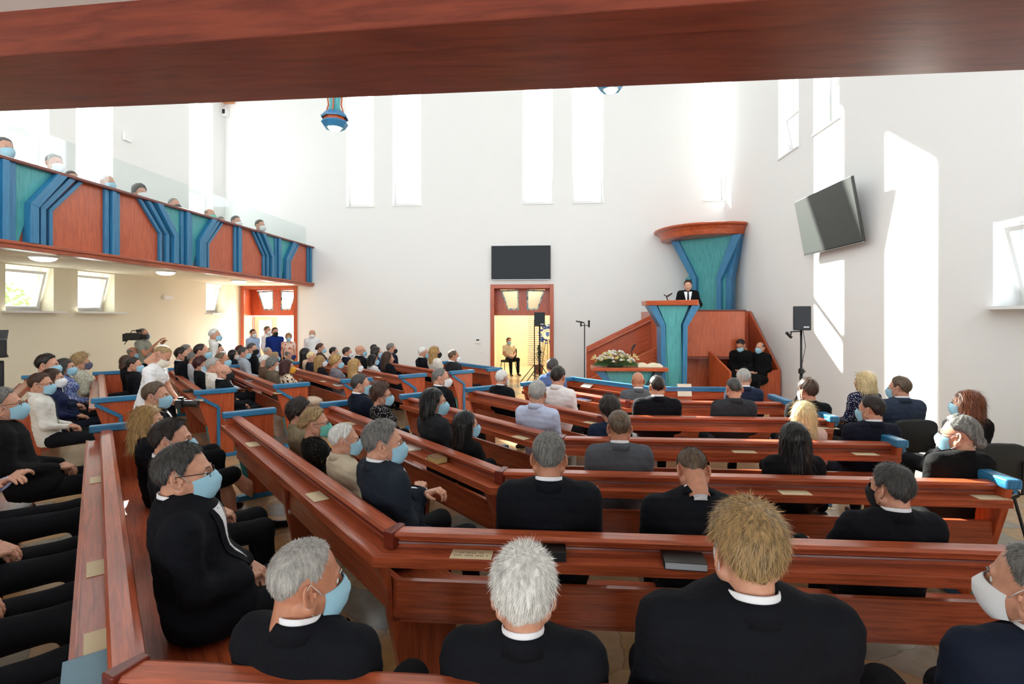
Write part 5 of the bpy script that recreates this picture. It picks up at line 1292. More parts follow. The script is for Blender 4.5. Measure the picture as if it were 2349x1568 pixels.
    for sx, sh, el, wr in ((-1, 'shl', 'el', 'wl'), (1, 'shr', 'er', 'wr')):
        f.cap(tuple(J['neck'] + Vector((sx * .04, -.015, -.03))), tuple(J[sh] + Vector((-sx * .02, 0, .008))), .026 + th * .6, .03 + th * .7)
        if long_sleeve:
            f.cap(tuple(J[sh]), tuple(J[el]), .042 * (w ** .5) + th, .034 + th); e2 = tuple(J[el].lerp(J[wr], .93)); f.cap(tuple(J[el]), e2, .034 + th, .025 + th * (1.4 if not robe else 2.4))
            # folds at the elbow
            if lod == 0:
                pass
        else:
            f.cap(tuple(J[sh]), tuple(J[sh].lerp(J[el], .55)), .044 * (w ** .5) + th + .004, .046 + th)
    if not stand and top in ('suit', 'jacket', 'robe'): f.cap((-.1, .06, .57), (-.12, .16, .57), .085 * w + th, .07 + th); f.cap((.1, .06, .57), (.12, .16, .57), .085 * w + th, .07 + th)
    nm = {'suit': 'suit_jacket', 'jacket': 'jacket', 'robe': 'black_gown', 'shirt': 'shirt', 'tshirt': 't_shirt', 'dress': 'dress_top', 'blouse': 'blouse', 'sleeveless': 'dress_top'}[top]
    gm = fabric(nm, tc, pattern or 'plain', p2, scale=extra.get('scale', 60) if extra else 60)
    def rumple(V, Q):
        if lod < 2:
            n = vnormals(V, Q); a = .0016 if top in ('suit', 'robe', 'jacket') else .002
            d = np.sin(V[:, 2] * 61 + V[:, 0] * 23 + sd) * np.sin(V[:, 0] * 37 + V[:, 1] * 29 + sd * 1.7) + .6 * np.sin(V[:, 2] * 118 + V[:, 1] * 60 + sd)
            V = V + n * (a * d)[:, None].astype(np.float32)
        return V, Q
    G = fieldobj(nm, f, gm, post=rumple)
    # ---- trousers or skirt and legs
    fl = Field((lo[0], -.3, .0), (hi[0], hi[1], J['hip'].z + .16), max(h, .013), 52)
    bare = Field((-.25, -.2, .0), (.25, .72, .72 if not stand else 1.0), .012 if lod < 2 else .018, 70)
    fl.ell(tuple(J['hip']), (.14 * w, .1, .09))
    for a, b, c_ in (('hl', 'kl', 'al'), ('hr', 'kr', 'ar')):
        if legskin:
            fl.cap(tuple(J[a]), tuple(J[b] if not stand else J[b] + Vector((0, 0, .05))), .092, .07); fl.cap(tuple(J['hl'].lerp(J['hr'], .5)), tuple(J['kl'].lerp(J['kr'], .5)), .08, .06)
            bare.cap(tuple(J[b]), tuple(J[b].lerp(J[c_], .35)), .05, .052); bare.cap(tuple(J[b].lerp(J[c_], .35)), tuple(J[c_]), .052, .031)
        else:
            fl.cap(tuple(J[a]), tuple(J[b]), .088 * w ** .5, .066); fl.cap(tuple(J[b]), tuple(J[c_] + Vector((0, 0, .02))), .062, .05)
    if robe and stand: fl.cap((0, 0, .95), (0, 0, .3), .16, .2, flat=((0, 1, 0), .8))
    if robe and not stand: fl.ell((0, .2, .5), (.27, .33, .14)); fl.cap((-.15, .48, .5), (.15, .48, .5), .08); fl.ell((0, .47, .3), (.24, .1, .3))
    fieldobj('skirt' if legskin else ('gown_skirt' if robe else 'trousers'), fl, fabric('skirt' if legskin else 'trousers', skirt or (tc if robe else legs)), root)
    # ---- shoes
    for sx, an in ((-1, 'al'), (1, 'ar')):
        fs = Field((J[an].x - .07, J[an].y - .1, -.01), (J[an].x + .07, J[an].y + .23, .14), .009 if lod < 2 else .014, 160)
        A = J[an]; fs.cap((A.x, A.y - .03, .042), (A.x, A.y + .03, .045), .036, .036); fs.cap((A.x, A.y + .03, .04), (A.x + sx * .015, A.y + .16, .03), .036, .03)
        V, Q = fs.mesh(); V[:, 2] = np.maximum(V[:, 2], .0); mk('shoe', V * q, [Q], plain('shoe_leather', (18, 16, 16), .3), root, True)
    # ---- the body: head, neck, trunk core, arms and hands as one mesh
    fb = Field((lo[0], -.36, .0), (hi[0], hi[1], J['neck'].z + .06), .02 if lod else .014, 80)
    fb.cap(tuple(J['neck'] + Vector((0, 0, .02))), tuple(J['chest']), .04, .075); fb.cap(tuple(J['chest']), tuple(J['hip']), .075, .07)
    for sh, el, wr in (('shl', 'el', 'wl'), ('shr', 'er', 'wr')):
        r1 = .03 if long_sleeve else .041
        fb.cap(tuple(J['chest'] + Vector((0, 0, .06))), tuple(J[sh]), .035, .035); fb.cap(tuple(J[sh]), tuple(J[el]), r1 + .003, r1); fb.cap(tuple(J[el]), tuple(J[wr]), r1 * .98, .025)
    for a, b, c_ in (('hl', 'kl', 'al'), ('hr', 'kr', 'ar')): fb.cap(tuple(J['hip']), tuple(J[a]), .04, .04); fb.cap(tuple(J[a]), tuple(J[b]), .04, .035); fb.cap(tuple(J[b]), tuple(J[c_]), .034, .025)
    parts = [fb.mesh()]
    if legskin: parts.append(bare.mesh())
    fn = Field((-.16, -.2 + J['neck'].y, J['neck'].z - .1), (.16, .2 + J['neck'].y, J['neck'].z + .1), .008 if lod < 2 else .014, 110)
    fn.cap(tuple(J['neck'] + Vector((0, 0, -.06))), tuple(J['head'] + Vector((0, -.035, -.06))), .062 if not fem else .052, .05 if not fem else .042)
    if top in ('tshirt', 'sleeveless'):
        for sx in (-1, 1): fn.cap(tuple(J['neck'] + Vector((0, .0, -.02))), tuple(J['neck'] + Vector((sx * .09, -.005, -.045))), .036, .026)
    parts.append(fn.mesh())
    HM = Matrix.Translation(J['head']) @ Matrix.Rotation(R(-yaw), 4, 'Z') @ Matrix.Rotation(R(pitch), 4, 'X') @ Matrix.Rotation(R(roll), 4, 'Y') @ Matrix.Scale(hs, 4)
    hv, hq = HEADS[fem, lod]; parts.append((xf(hv, HM), hq))
    def hand(wr, el, sx, kind):
        y = (J[wr] - J[el]).normalized()
        if kind == 'lap': y = (y + Vector((-sx * .95, .1, -.3))).normalized()
        z = Vector((0, 0, 1)) if abs(y.z) < .9 else Vector((sx, 0, 0)); x = y.cross(z).normalized(); z = x.cross(y)
        M = Matrix(((x.x, y.x, z.x, 0), (x.y, y.y, z.y, 0), (x.z, y.z, z.z, 0), (0, 0, 0, 1)))
        M = Matrix.Translation(J[wr] + y * .012) @ M @ Matrix.Scale(-1 if sx > 0 else 1, 4, (1, 0, 0))
        v, qd = HANDS[lod, hand_kind]
        if sx > 0: qd = qd[:, ::-1]
        parts.append((xf(v, M), qd))
    hand_kind = (extra or {}).get('hand', 'relaxed')
    kind = 'lap' if (not stand and pose == 'lap') else pose
    hand('wl', 'el', -1, kind); hand('wr', 'er', 1, kind)
    V, Q = join(parts); nq = [len(x) for x in Q]; mi = [0] * sum(nq); Fl = [Q_ for Q_ in Q]
    mats = [SK]
    if lod < 2 or mask is None:
        mats = [SK, EYEW, EYED, LIP]; extraV = []; ef = []; base_i = len(V); mi = list(mi)
        for sx in (-1, 1):
            for c_, r, idx in (((sx * .031, .0728, -.007), .0122, 1), ((sx * .0312, .0815, -.008), .0055, 2)):
                v, fs = sph(c_, r, 8); v = xf(v, HM); extraV.append(v); ef += [tuple(i + base_i for i in x) for x in fs]; mi += [idx] * len(fs); base_i += len(v)
        V = np.concatenate([V] + extraV)
        Fl = [tuple(r) for Q_ in Fl for r in Q_.tolist()] + ef
        mk('body', V * q, Fl, None, root, True, mats=mats, midx=mi)
    else: mk('body', V * q, Fl, SK, root, True)
    # ---- hair
    if hair and hair != 'bald':
        v, fs = get_hair(hair, lod, sd); v = xf(v, HM)
        if (lod < 2 or mask is None) and not hc == 'x':
            b0 = MB()
            for sx in (-1, 1): b0.tube([(sx * .015, .094, .016), (sx * .03, .0925, .021), (sx * .045, .08, .017)], .0028, n=5)
            bv = xf(np.array(b0.V, np.float32), HM); nb = len(v); v = np.concatenate([v, bv]); q4 = np.array([f_ for f_ in b0.F if len(f_) == 4]) + nb; fs = list(fs) + [q4]
        mk('hair', v * q, fs, hairmat(hc), root, True)
    # ---- mask, glasses
    if mask:
        mc = {'blue': (158, 204, 224), 'white': (234, 236, 238), 'black': (20, 20, 24), 'green': (110, 196, 180), 'navy': (44, 48, 100), 'grey': (86, 90, 112), 'yellow': (226, 160, 44), 'cream': (236, 228, 210)}[mask]
        v, fs = MASKS[lod, 'surgical' if mask in ('blue', 'green') else 'cloth']; M2 = HM
        mo = mk('face_mask', xf(v, M2) * q, fs, plain('mask_' + mask, mc, .8), root, True)
        for lv, lf in (LOOPS if lod < 2 else ()): mk('ear_loop', xf(lv, HM) * q, lf, plain('mask_loop', (230, 232, 234), .7) if mask != 'black' else BLACK, mo, True)
    if glasses: mk('glasses', xf(np.array(GLS.V, np.float32), HM) * q, GLS.F, plain('glasses_frame', (30, 26, 24), .3), root, True)
    # ---- collar, shirt front and tie
    def collar(name, prof, mat, gap):
        n = 32; V = []; A = J['neck'] + Vector((0, -.012, .012)); ax = (J['head'] + Vector((0, -.04, -.05)) - A).normalized(); xx = Vector((1, 0, 0)); yy = ax.cross(xx) * -1
        yy = Vector((0, ax.z, -ax.y)).normalized()
        for r, dz in prof:
            for i in range(n + 1):
                a = R(gap) + (2 * PI - 2 * R(gap)) * i / n; bk = (1 - math.cos(a)) / 2
                V.append(A + xx * (math.sin(a) * r) + yy * (math.cos(a) * r * 1.02) + ax * (dz * (.45 + .55 * bk) - .022 * (1 - bk)))
        m_ = n + 1; k_ = len(prof); Q = np.array([(k * m_ + i, k * m_ + i + 1, ((k + 1) % k_) * m_ + i + 1, ((k + 1) % k_) * m_ + i) for k in range(k_) for i in range(n)])
        return mk(name, np.array([tuple(v) for v in V], np.float32) * q, [Q], mat, root, True)
    cs = (.9 if fem else 1.0) * (1 + .35 * max(0, wid - 1))
    if top in ('suit', 'robe', 'jacket') and shirt: collar('shirt_collar', [(.08 * cs, -.065), (.063 * cs, .04), (.06 * cs, .043), (.058 * cs, .038), (.058 * cs, -.02)], fabric('shirt_white', shirt), 8)
    if top in ('suit', 'robe', 'jacket'): collar('jacket_collar', [(.094 * cs, -.025), (.078 * cs, .012), (.07 * cs, .026), (.066 * cs, .024), (.066 * cs, -.03)], gm, 24)
    if top == 'shirt': collar('shirt_collar', [(.086 * cs, -.02), (.074 * cs, .018), (.066 * cs, .036), (.062 * cs, .034), (.062 * cs, -.02)], gm, 14)
    if top in ('suit', 'robe', 'jacket', 'shirt') and shirt and not (lod == 2 and where and where[1] and not stand):
        zt1, zb1 = J['neck'].z - .035, J['lum'].z - .02
        def front(name, wf, n, off, mat, z1=zt1, z0=zb1, parent=root):
            zz = np.linspace(z1, z0, 14); uu = np.linspace(-1, 1, n); Z, U = np.meshgrid(zz, uu, indexing='ij'); X = U * wf((Z - z0) / (z1 - z0))
            P = np.stack([X, 0 * X + .45, Z], -1).reshape(-1, 3).astype(np.float32); t = f.surf(P, np.tile(np.array([0, -1, 0], np.float32), (len(P), 1)), 0, .5, 200)
            t = np.nan_to_num(t, nan=.42); P[:, 1] = .45 - t + off; i, j = np.meshgrid(np.arange(13), np.arange(n - 1), indexing='ij'); Q = np.stack([i * n + j, (i + 1) * n + j, (i + 1) * n + j + 1, i * n + j + 1], -1).reshape(-1, 4)
            return mk(name, P * q, [Q.astype(np.int64)], mat, parent, True)
        if top != 'shirt':
            op = .085 if wid <= 1.1 else .1
            sf = front('shirt_front', lambda t: .006 + op * np.clip(t, 0, 1) ** .8, 9, .005, fabric('shirt_white', shirt))
        if tie: front('tie', lambda t: np.where(t > .93, .017, .03 - .016 * np.clip(t, 0, 1)), 3, .011, fabric('tie', tie), z0=zb1 + .03)
        if top == 'suit' and lod < 2:
            for sx in (-1, 1):
                zz = np.linspace(zt1 + .0, zb1, 12); V = []
                for i, z in enumerate(zz):
                    t = (z - zb1) / (zt1 - zb1); xi = sx * (.006 + op * t ** .8); wl = .05 * math.sin(min(1, (1 - t) * 1.6 + .25) * PI * .62) * (1 if t > .05 else t / .05); V += [(xi, .45, z), (xi + sx * wl, .45, z + .0)]
                P = np.array(V, np.float32); t_ = np.nan_to_num(f.surf(P, np.tile(np.array([0, -1, 0], np.float32), (len(P), 1)), 0, .5, 200), nan=.42); P[:, 1] = .45 - t_ + .009
                Q = np.array([(2 * i, 2 * i + 1, 2 * i + 3, 2 * i + 2) for i in range(11)]); mk('lapel', P * q, [Q], gm, root, True)
    return root, J, q, HM
# ------------------------------------------------------------------ the congregation
NAVY, BLK, CHAR, GRY = (22, 29, 44), (16, 18, 24), (38, 42, 48), (88, 92, 98)
G1, G2, G3, G4 = 'people seated on the angled pews', 'people seated on the left block pews', 'people standing by the corner door', 'listeners on the gallery'
P = person
TWO = dict(lod=2); ONE = dict(lod=1); NEAR = dict(lod=0)
# --- nearest row (backs to the camera)
P('person with cropped grey hair and black suit, foreground left of centre, blue mask', 704, 1230, (0, True), hair='crop', hc='lightgrey', top='suit', tc=BLK, yaw=38, pitch=-4, dy=.1, tone=1, group=G1, wid=1.08, hs=1.1, face=8, **NEAR)
P('person with thick silver-white hair and black suit, foreground centre, seen from behind', 1201, 1250, (0, True), hair='thick', hc='white', top='suit', tc=BLK, dy=.1, tone=0, group=G1, mask='white', yaw=-3, wid=1.12, hs=1.13, seed=12, **NEAR)
P('broad person with blond hair and black suit in the foreground right', 1712, 1143, (0, True), hair='thick', hc='darkblond', top='suit', tc=BLK, dy=.1, tone=0, group=G1, wid=1.28, hs=1.06, mask='white', seed=22, **NEAR)
P('person with greying hair and white mask cut by the right picture edge', 2372, 1238, (0, True), hair='crop', hc='grey', top='suit', tc=NAVY, dy=.12, tone=0, group=G1, mask='white', yaw=-28, seed=31, **NEAR)
# --- long wing in the left foreground
P('heavy person with side-parted black hair, glasses, blue mask and black suit in the left foreground', 424, 1013, None, zc=2.5, hair='short', hc='darkgrey', top='suit', tc=BLK, glasses=True, yaw=6, pitch=2, wid=1.3, tone=0, group=G1, face=55, hs=1.1, seed=41, **NEAR)
P('person with dark cropped hair and blue mask behind the heavy man with glasses', 395, 957, None, zc=3.3, hair='short', hc='darkbrown', top='suit', tc=BLK, yaw=12, tone=0, group=G1, face=50, wid=1.1, seed=43, **NEAR)
P('person with long straight blond hair and black lace dress, legs crossed, left foreground', 340, 926, None, zc=4.2, hair='shoulder', hc='blond', top='sleeveless', tc=BLK, yaw=20, tone=0, fem=True, group=G1, legskin=True, mask='white', skirt=(16, 16, 18), seed=44, lod=0, ztop=1.3,
  arms=dict(kl=(-.08, .5, .57), kr=(.04, .55, .63), al=(-.05, .6, .1), ar=(-.1, .9, .22)))
P('person with greying brown hair, white collar and blue mask beside the photographer', 358, 874, None, zc=5.1, hair='short', hc='saltbrown', top='suit', tc=BLK, yaw=18, tone=0, group=G1, seed=45, **ONE)
# --- wing of the row at the left picture edge
P('person in black clerical jacket with glasses and blue mask, leaning back at the left edge', 8, 886, None, zc=4.15, ztop=1.4, hair='short', hc='grey', top='jacket', tc=(20, 20, 22), shirt=None, glasses=True, yaw=2, pitch=6, tone=0, group=G1, lean=-14, seed=46, **ONE)
for s_, lab, kw in ((4.85, 'person with crossed arms in pale blue shirt at the left picture edge', dict(top='shirt', tc=(178, 190, 226), tie=None, pose='crossed')),
                    (4.0, 'person in white shirt with clasped hands and dark trousers at the left edge', dict(top='tshirt', tc=(226, 226, 228))),
                    (3.3, 'person in black with folded hands low at the left edge', dict(top='suit', tc=BLK)),
                    (2.65, 'person in grey tweed skirt in the lower left corner', dict(top='jacket', tc=(60, 60, 64), shirt=None, pattern='tweed', p2=(80, 80, 84), fem=True))):
    q_ = wing(-1, s_, .12); P(lab, s_ * 100, 900, None, ztop=None, XY=tuple(q_), face=47, qfix=1.04, hair='short', hc='grey', group=G1, lod=0, lean=-14, arms=dict(kl=(-.11, .52, .55), kr=(.11, .53, .55), al=(-.12, .56, .1), ar=(.12, .58, .1), **({'wl': (.08, .15, .86), 'wr': (-.1, .16, .83)} if 'pose' in kw else {})), **kw)
# --- second row: wing
P('person with curly dark hair and beige jacket at the aisle end of the second pew', 688, 915, (1, False), hair='curly', hc='darkbrown', top='jacket', tc=(128, 116, 92), shirt=None, fem=True, mask=None, yaw=12, group=G1, seed=51, dy=.27, face=52, **ONE)
P('person with blond hair held by a comb, glasses, green mask and black top', 724, 934, (1, False), hair='updo', hc='darkblond', top='blouse', tc=(16, 17, 18), fem=True, mask='green', glasses=True, yaw=16, group=G1, seed=52, dy=.22, pattern='dots', p2=(70, 64, 40), lod=0)
P('person with short white hair and beige shirt crossed by a black strap', 790, 967, (1, False), hair='crop', hc='white', top='shirt', tc=(196, 182, 158), tie=None, shirt=None, yaw=14, group=G1, seed=53, dy=.2, lod=0)
P('person with thick grey hair, blue mask and dark blue-grey suit, arms folded', 880, 960, (1, False), hair='short', hc='grey', top='suit', tc=(34, 42, 52), yaw=16, group=G1, seed=54, dy=.2, pose='crossed', extra=dict(hand='curled'), wid=1.12, lod=0, hs=1.1)
# --- second row: straight part
P('person with cropped grey hair and black suit sitting straight, centre of the picture', 1259, 984, (1, True), hair='crop', hc='grey', top='suit', tc=BLK, mask=None, yaw=0, group=G1, seed=55, dy=.18, tone=1, wid=1.1, lod=0)
P('person in black suit bowing the head deeply, right of centre', 1588, 1024, (1, True), hair='crop', hc='saltbrown', top='suit', tc=BLK, mask=None, pitch=-40, lean=16, group=G1, seed=56, dy=.36, tone=1, wid=1.3, lod=0)
P('person with dark hair shaved at the nape, black mask, hand on the lap, right side', 2044, 1060, (1, True), hair='short', hc='darkgrey', top='suit', tc=BLK, mask='black', yaw=-14, group=G1, seed=57, dy=.18, tone=0, wid=1.12, lod=0, arms=dict(wl=(-.34, .22, .78), el=(-.3, .02, .76)), extra=dict(hand='curled'))
# --- third row: wing
P('person with greying dark hair and navy suit at the aisle end of the third pew', 828, 856, (2, False), hair='short', hc='darkgrey', top='suit', tc=NAVY, yaw=18, group=G1, seed=60, dy=.24, wid=1.05, **ONE)
P('person with short auburn-brown hair, glasses and white-dotted black top', 876, 878, (2, False), hair='curly', hc='brown', top='blouse', tc=(16, 16, 18), pattern='dots', p2=(200, 200, 200), fem=True, glasses=True, yaw=22, group=G1, seed=61, dy=.22, **ONE)
P('person with straight black chin-length hair and a hair clip, dark grey jacket', 996, 886, (2, False), hair='bob', hc='black', top='suit', tc=(40, 42, 46), fem=True, yaw=30, group=G1, seed=62, dy=.22, **ONE)
P('person with long black hair and sleeveless black dress beside the bobbed woman', 1070, 938, (2, False), hair='long', hc='black', top='sleeveless', tc=(14, 14, 16), fem=True, yaw=10, group=G1, seed=63, dy=.2, lod=1, legskin=True)
# --- third row: straight part
P('person with grey crew cut and grey wool jacket in the middle of the third pew', 1420, 936, (2, True), hair='crop', hc='saltbrown', top='suit', tc=(84, 88, 94), mask='blue', group=G1, seed=64, dy=.2, tone=1, **ONE)
P('person with very long thick black hair covering the back, right of centre', 1820, 962, (2, True), hair='longwide', hc='black', top='jacket', tc=(16, 16, 18), shirt=None, fem=True, mask=None, group=G1, seed=65, dy=.2, lod=1)
P('person with grey hair in a bun, glasses, blue mask and black blazer on the right', 2200, 951, (2, True), hair='bun', hc='grey', top='jacket', tc=(14, 14, 15), shirt=None, fem=True, glasses=True, yaw=-38, group=G1, seed=66, dy=.2, lod=1)
# --- fourth row
P('person with grey hair and white collar under black, aisle end of fourth pew', 1012, 842, (3, False), hair='crop', hc='grey', top='suit', tc=BLK, mask='white', yaw=26, group=G1, seed=70, dy=.24, **ONE)
P('person with light grey hair and pale blue shirt, sunlit, on the fourth pew wing', 1233, 870, (3, False), hair='short', hc='lightgrey', top='shirt', tc=(196, 206, 232), tie=None, shirt=None, mask=None, yaw=-20, group=G1, seed=71, dy=.22, face=25, legs=(200, 196, 186), **ONE)
P('person with short dark brown hair and navy top beside the grey-jacketed man', 1399, 908, (3, True), hair='curly', hc='darkbrown', top='blouse', tc=(34, 44, 66), fem=True, mask=None, group=G1, seed=72, dy=.22, **ONE)
P('person with pale blond shoulder-length hair and pink top, right of centre', 1842, 915, (3, True), hair='shoulder', hc='paleblond', top='blouse', tc=(222, 186, 172), fem=True, mask=None, yaw=6, group=G1, seed=73, dy=.2, **ONE)
P('person with dark brown hair and navy suit, right end of fourth pew', 1998, 904, (3, True), hair='short', hc='darkbrown', top='suit', tc=(24, 28, 42), yaw=-26, group=G1, seed=74, dy=.2, **ONE)
# --- fifth row
P('person with sunlit white hair and black suit on the fifth pew wing', 1152, 847, (4, False), hair='short', hc='white', top='suit', tc=BLK, mask='white', yaw=-8, group=G1, seed=75, dy=.24, face=40, **ONE)
P('person with brown hair and bright white shirt, back to the sun', 1281, 838, (4, False), hair='short', hc='darkbrown', top='shirt', tc=(232, 228, 226), tie=None, shirt=None, mask=None, yaw=-6, group=G1, seed=76, dy=.24, face=30, **ONE)
P('person with dark crew cut and black suit in the middle of the fifth pew', 1507, 858, (4, True), hair='crop', hc='darkbrown', top='suit', tc=BLK, mask=None, group=G1, seed=77, dy=.22, wid=1.1, **ONE)
P('person with close-shaved dark hair and dark grey shirt, left shoulder sunlit', 1683, 862, (4, True), hair='buzz', hc='darkgrey', top='jacket', tc=(52, 54, 58), shirt=None, mask=None, group=G1, seed=78, dy=.22, **ONE)
P('person with short brown quiff and black shirt at the right end of the fifth pew', 1853, 868, (4, True), hair='tousled', hc='brown', top='jacket', tc=(18, 18, 20), shirt=None, mask='white', yaw=-10, group=G1, seed=79, dy=.24, **ONE)
# --- foremost row
P('person with dark hair and blue shirt farthest forward near the tripod speaker', 1268, 820, (5, False), hair='short', hc='darkgrey', top='shirt', tc=(96, 124, 176), tie=None, shirt=None, mask=None, yaw=-10, group=G1, seed=80, dy=.3, face=30, **ONE)
P('bald person with sunlit grey suit directly below the bible', 1463, 850, (5, True), hair=None, hc='saltbrown', top='suit', tc=(92, 96, 100), mask=None, yaw=-4, group=G1, seed=81, dy=.24, tone=1, **ONE)
P('person with silver-grey hair and navy suit below the black-robed ministers', 1706, 844, (5, True), hair='short', hc='lightgrey', top='suit', tc=(34, 44, 66), mask=None, yaw=22, group=G1, seed=82, dy=.24, **ONE)
# --- on the chairs along the right wall
GC = 'people on the chairs along the right wall'
P('person with chin-length blond hair and navy dress with white dots on a chair', 1982, 848, None, XY=at_depth(1982, 6.35), face=-14, hair='bob', hc='paleblond', top='blouse', tc=(30, 34, 60), pattern='dots', p2=(225, 225, 230), fem=True, mask=None, yaw=-8, group=GC, seed=83, lod=1)
P('person with short light brown hair and blue-grey suit on a chair in the sun patch', 2063, 861, None, XY=at_depth(2063, 5.75), face=0, hair='short', hc='saltbrown', top='suit', tc=(52, 62, 80), yaw=-28, group=GC, seed=84, wid=1.1, lod=1)
P('person with auburn bobbed hair and black top on the nearest wall chair', 2218, 890, None, XY=at_depth(2218, 4.72), face=-8, hair='bob', hc='auburn', top='jacket', tc=(14, 14, 16), shirt=None, fem=True, yaw=-22, group=GC, seed=85, lod=1)

# --- left block, from the wall side to the door side
def LB(label, px, yt, k=None, **kw):
    d = dict(group=G2, lod=2, yaw=random.uniform(8, 20), dy=.24, face=47); d.update(kw)
    P(label, px, yt, (k, False) if k is not None else None, **d)
random.seed(3)
F_ = dict(fem=True)
LB('person with fair brown hair, glasses, blue mask, white shirt and olive tie at the left', 94, 853, zc=6.05, ztop=1.4, hair='short', hc='brown', top='shirt', tc=(228, 224, 216), tie=(96, 104, 74), glasses=True, lod=1, shirt=(228, 224, 216), yaw=10)
LB('person with brown hair and white mask between the olive tie and the navy suit', 122, 842, zc=6.7, ztop=1.33, hair='bob', hc='brown', top='blouse', tc=(30, 38, 72), mask='white', lod=1, legskin=True, skirt=(22, 26, 40), **F_)
LB('person with thick dark hair, blue mask and navy jacket, tallest at the left wall', 110, 811, zc=7.1, ztop=1.45, hair='thick', hc='darkbrown', top='suit', tc=(28, 36, 60), lod=1, yaw=16)
LB('person with wavy black hair, blue mask and blue patterned scarf at the left wall', 150, 819, zc=7.7, ztop=1.36, hair='bob', hc='darkgrey', top='blouse', tc=(70, 90, 150), pattern='floral', p2=(190, 196, 210), lod=1, legskin=True, skirt=(18, 18, 22), **F_)
LB('person with short ash-blond hair, grey mask and pale floral blouse at the left wall', 186, 810, zc=8.5, ztop=1.36, hair='curly', hc='darkblond', top='blouse', tc=(196, 194, 176), pattern='floral', p2=(150, 150, 132), mask='grey', lod=1, legskin=True, skirt=(20, 20, 24), yaw=-8, arms=dict(kl=(-.08, .45, .56), kr=(.02, .5, .62), al=(-.06, .5, .1), ar=(-.02, .85, .28)), **F_)
LB('person with brown bobbed hair in black, left of the photographer', 293, 812, zc=9.4, hair='bob', hc='brown', top='jacket', tc=BLK, shirt=None, **F_)
LB('person with dark hair in black directly left of the white T-shirt', 308, 818, zc=8.6, hair='short', hc='darkbrown', top='jacket', tc=BLK, shirt=None)
LB('balding person with blue mask in front of the camera operator', 306, 794, zc=11.2, hair='fringe', hc='grey', top='shirt', tc=(200, 198, 190), shirt=None, tie=None, tone=1)
LB('person with black mask, black suit and white shirt right of the photographer', 418, 795, zc=9.6, ztop=1.4, hair='short', hc='darkbrown', top='suit', tc=BLK, mask='black', lod=1)
LB('person with grey hair and blue mask behind the black-masked man', 428, 789, zc=10.7, ztop=1.4, hair='short', hc='grey', top='suit', tc=NAVY)
LB('person with short red-brown hair and dark jacket on the pew behind the white shirt', 461, 819, 1, hair='curly', hc='maroon', top='jacket', tc=BLK, shirt=None, lod=1, **F_)
LB('person with grey hair and cream white shirt left of the bald man', 491, 819, 1, hair='short', hc='lightgrey', top='shirt', tc=(228, 222, 212), tie=None, shirt=None, lod=1, mask=None)
LB('bald person with glasses, black mask and black suit in the left block', 514, 833, 1, hair=None, hc='saltbrown', top='suit', tc=BLK, mask='black', glasses=True, lod=1, tone=0, dy=.3)
LB('bearded grey-haired person in a light shirt behind the red-haired woman', 447, 805, zc=9.5, ztop=1.33, hair='short', hc='grey', top='shirt', tc=(200, 200, 205), tie=None, shirt=None, mask=None)
LB('person with dark hair and blue shirt half hidden by the grey-haired man', 460, 808, 1, dy=.5, hair='short', hc='darkbrown', top='shirt', tc=(110, 130, 170), tie=None, shirt=None, mask=None)
LB('balding person with blue mask left below the standing man in white', 463, 786, 1, dy=.28, hair='receding', hc='darkbrown', top='shirt', tc=(205, 208, 215), tie=None, shirt=None, zc=None)
LB('person with wavy brown hair and blue mask below the standing man', 483, 800, 1, dy=.7, hair='curly', hc='brown', top='blouse', tc=(60, 60, 66), **F_)
LB('person with black ponytail touching a white mask, below the standing man', 500, 787, 1, dy=.8, hair='up' if False else 'short', hc='black', top='blouse', tc=(120, 110, 120), mask='white', **F_)
LB('balding person with blue mask and light shirt next to the cream shirt', 510, 806, 1, dy=.55, hair='receding', hc='saltbrown', top='shirt', tc=(210, 212, 220), tie=None, shirt=None, tone=1)
LB('person with black fringe, white mask and navy uniform jacket', 536, 800, 2, hair='bob', hc='black', top='suit', tc=(24, 30, 44), mask='white', **F_)
LB('person with dark hair, blue mask, grey shirt and dark tie in the left block', 560, 795, 2, hair='short', hc='darkgrey', top='shirt', tc=(176, 184, 192), tie=(60, 62, 66), shirt=(176, 184, 192), lod=1, dy=.28)
LB('person with chestnut hair partly hidden behind the grey shirt', 551, 793, 2, dy=.75, hair='curly', hc='maroon', top='blouse', tc=(60, 40, 44), **F_)
LB('person with dark hair, black mask and black suit facing the camera side', 579, 786, 2, dy=.6, hair='short', hc='darkgrey', top='suit', tc=BLK, mask='black', yaw=35)
LB('person with white hair and brown jacket in the left block', 609, 812, 2, hair='crop', hc='white', top='jacket', tc=(96, 74, 58), shirt=None, mask=None, lod=1, tone=0)
LB('person with short grey hair, white mask and grey-brown jacket', 627, 820, 2, hair='curly', hc='grey', top='jacket', tc=(104, 92, 78), shirt=None, mask='white', lod=1, **F_)
LB('person with maroon bobbed hair, yellow mask and black-and-cream patterned blouse', 659, 822, 2, hair='bob', hc='maroon', top='blouse', tc=(226, 206, 180), pattern='floral', p2=(30, 26, 26), mask='yellow', lod=1, legskin=True, skirt=(222, 200, 176), dy=.28, extra=dict(scale=22), **F_)
LB('person with thin grey hair and no mask in the middle of the left block', 615, 795, 3, hair='receding', hc='lightgrey', top='shirt', tc=(150, 150, 150), tie=None, shirt=None, mask=None, tone=0)
LB('person with short golden hair behind the grey-haired woman', 632, 808, 3, hair='curly', hc='darkblond', top='blouse', tc=(150, 130, 110), **F_)
LB('balding person in dark suit looking down, below the woman in the doorway', 649, 786, 4, hair='receding', hc='brown', top='suit', tc=BLK, mask=None, pitch=-14, tone=1)
LB('bald person with navy mask and beige jacket in the left block', 665, 800, 3, hair='fringe', hc='grey', top='jacket', tc=(170, 152, 120), shirt=None, mask='navy', lod=1, tone=0)
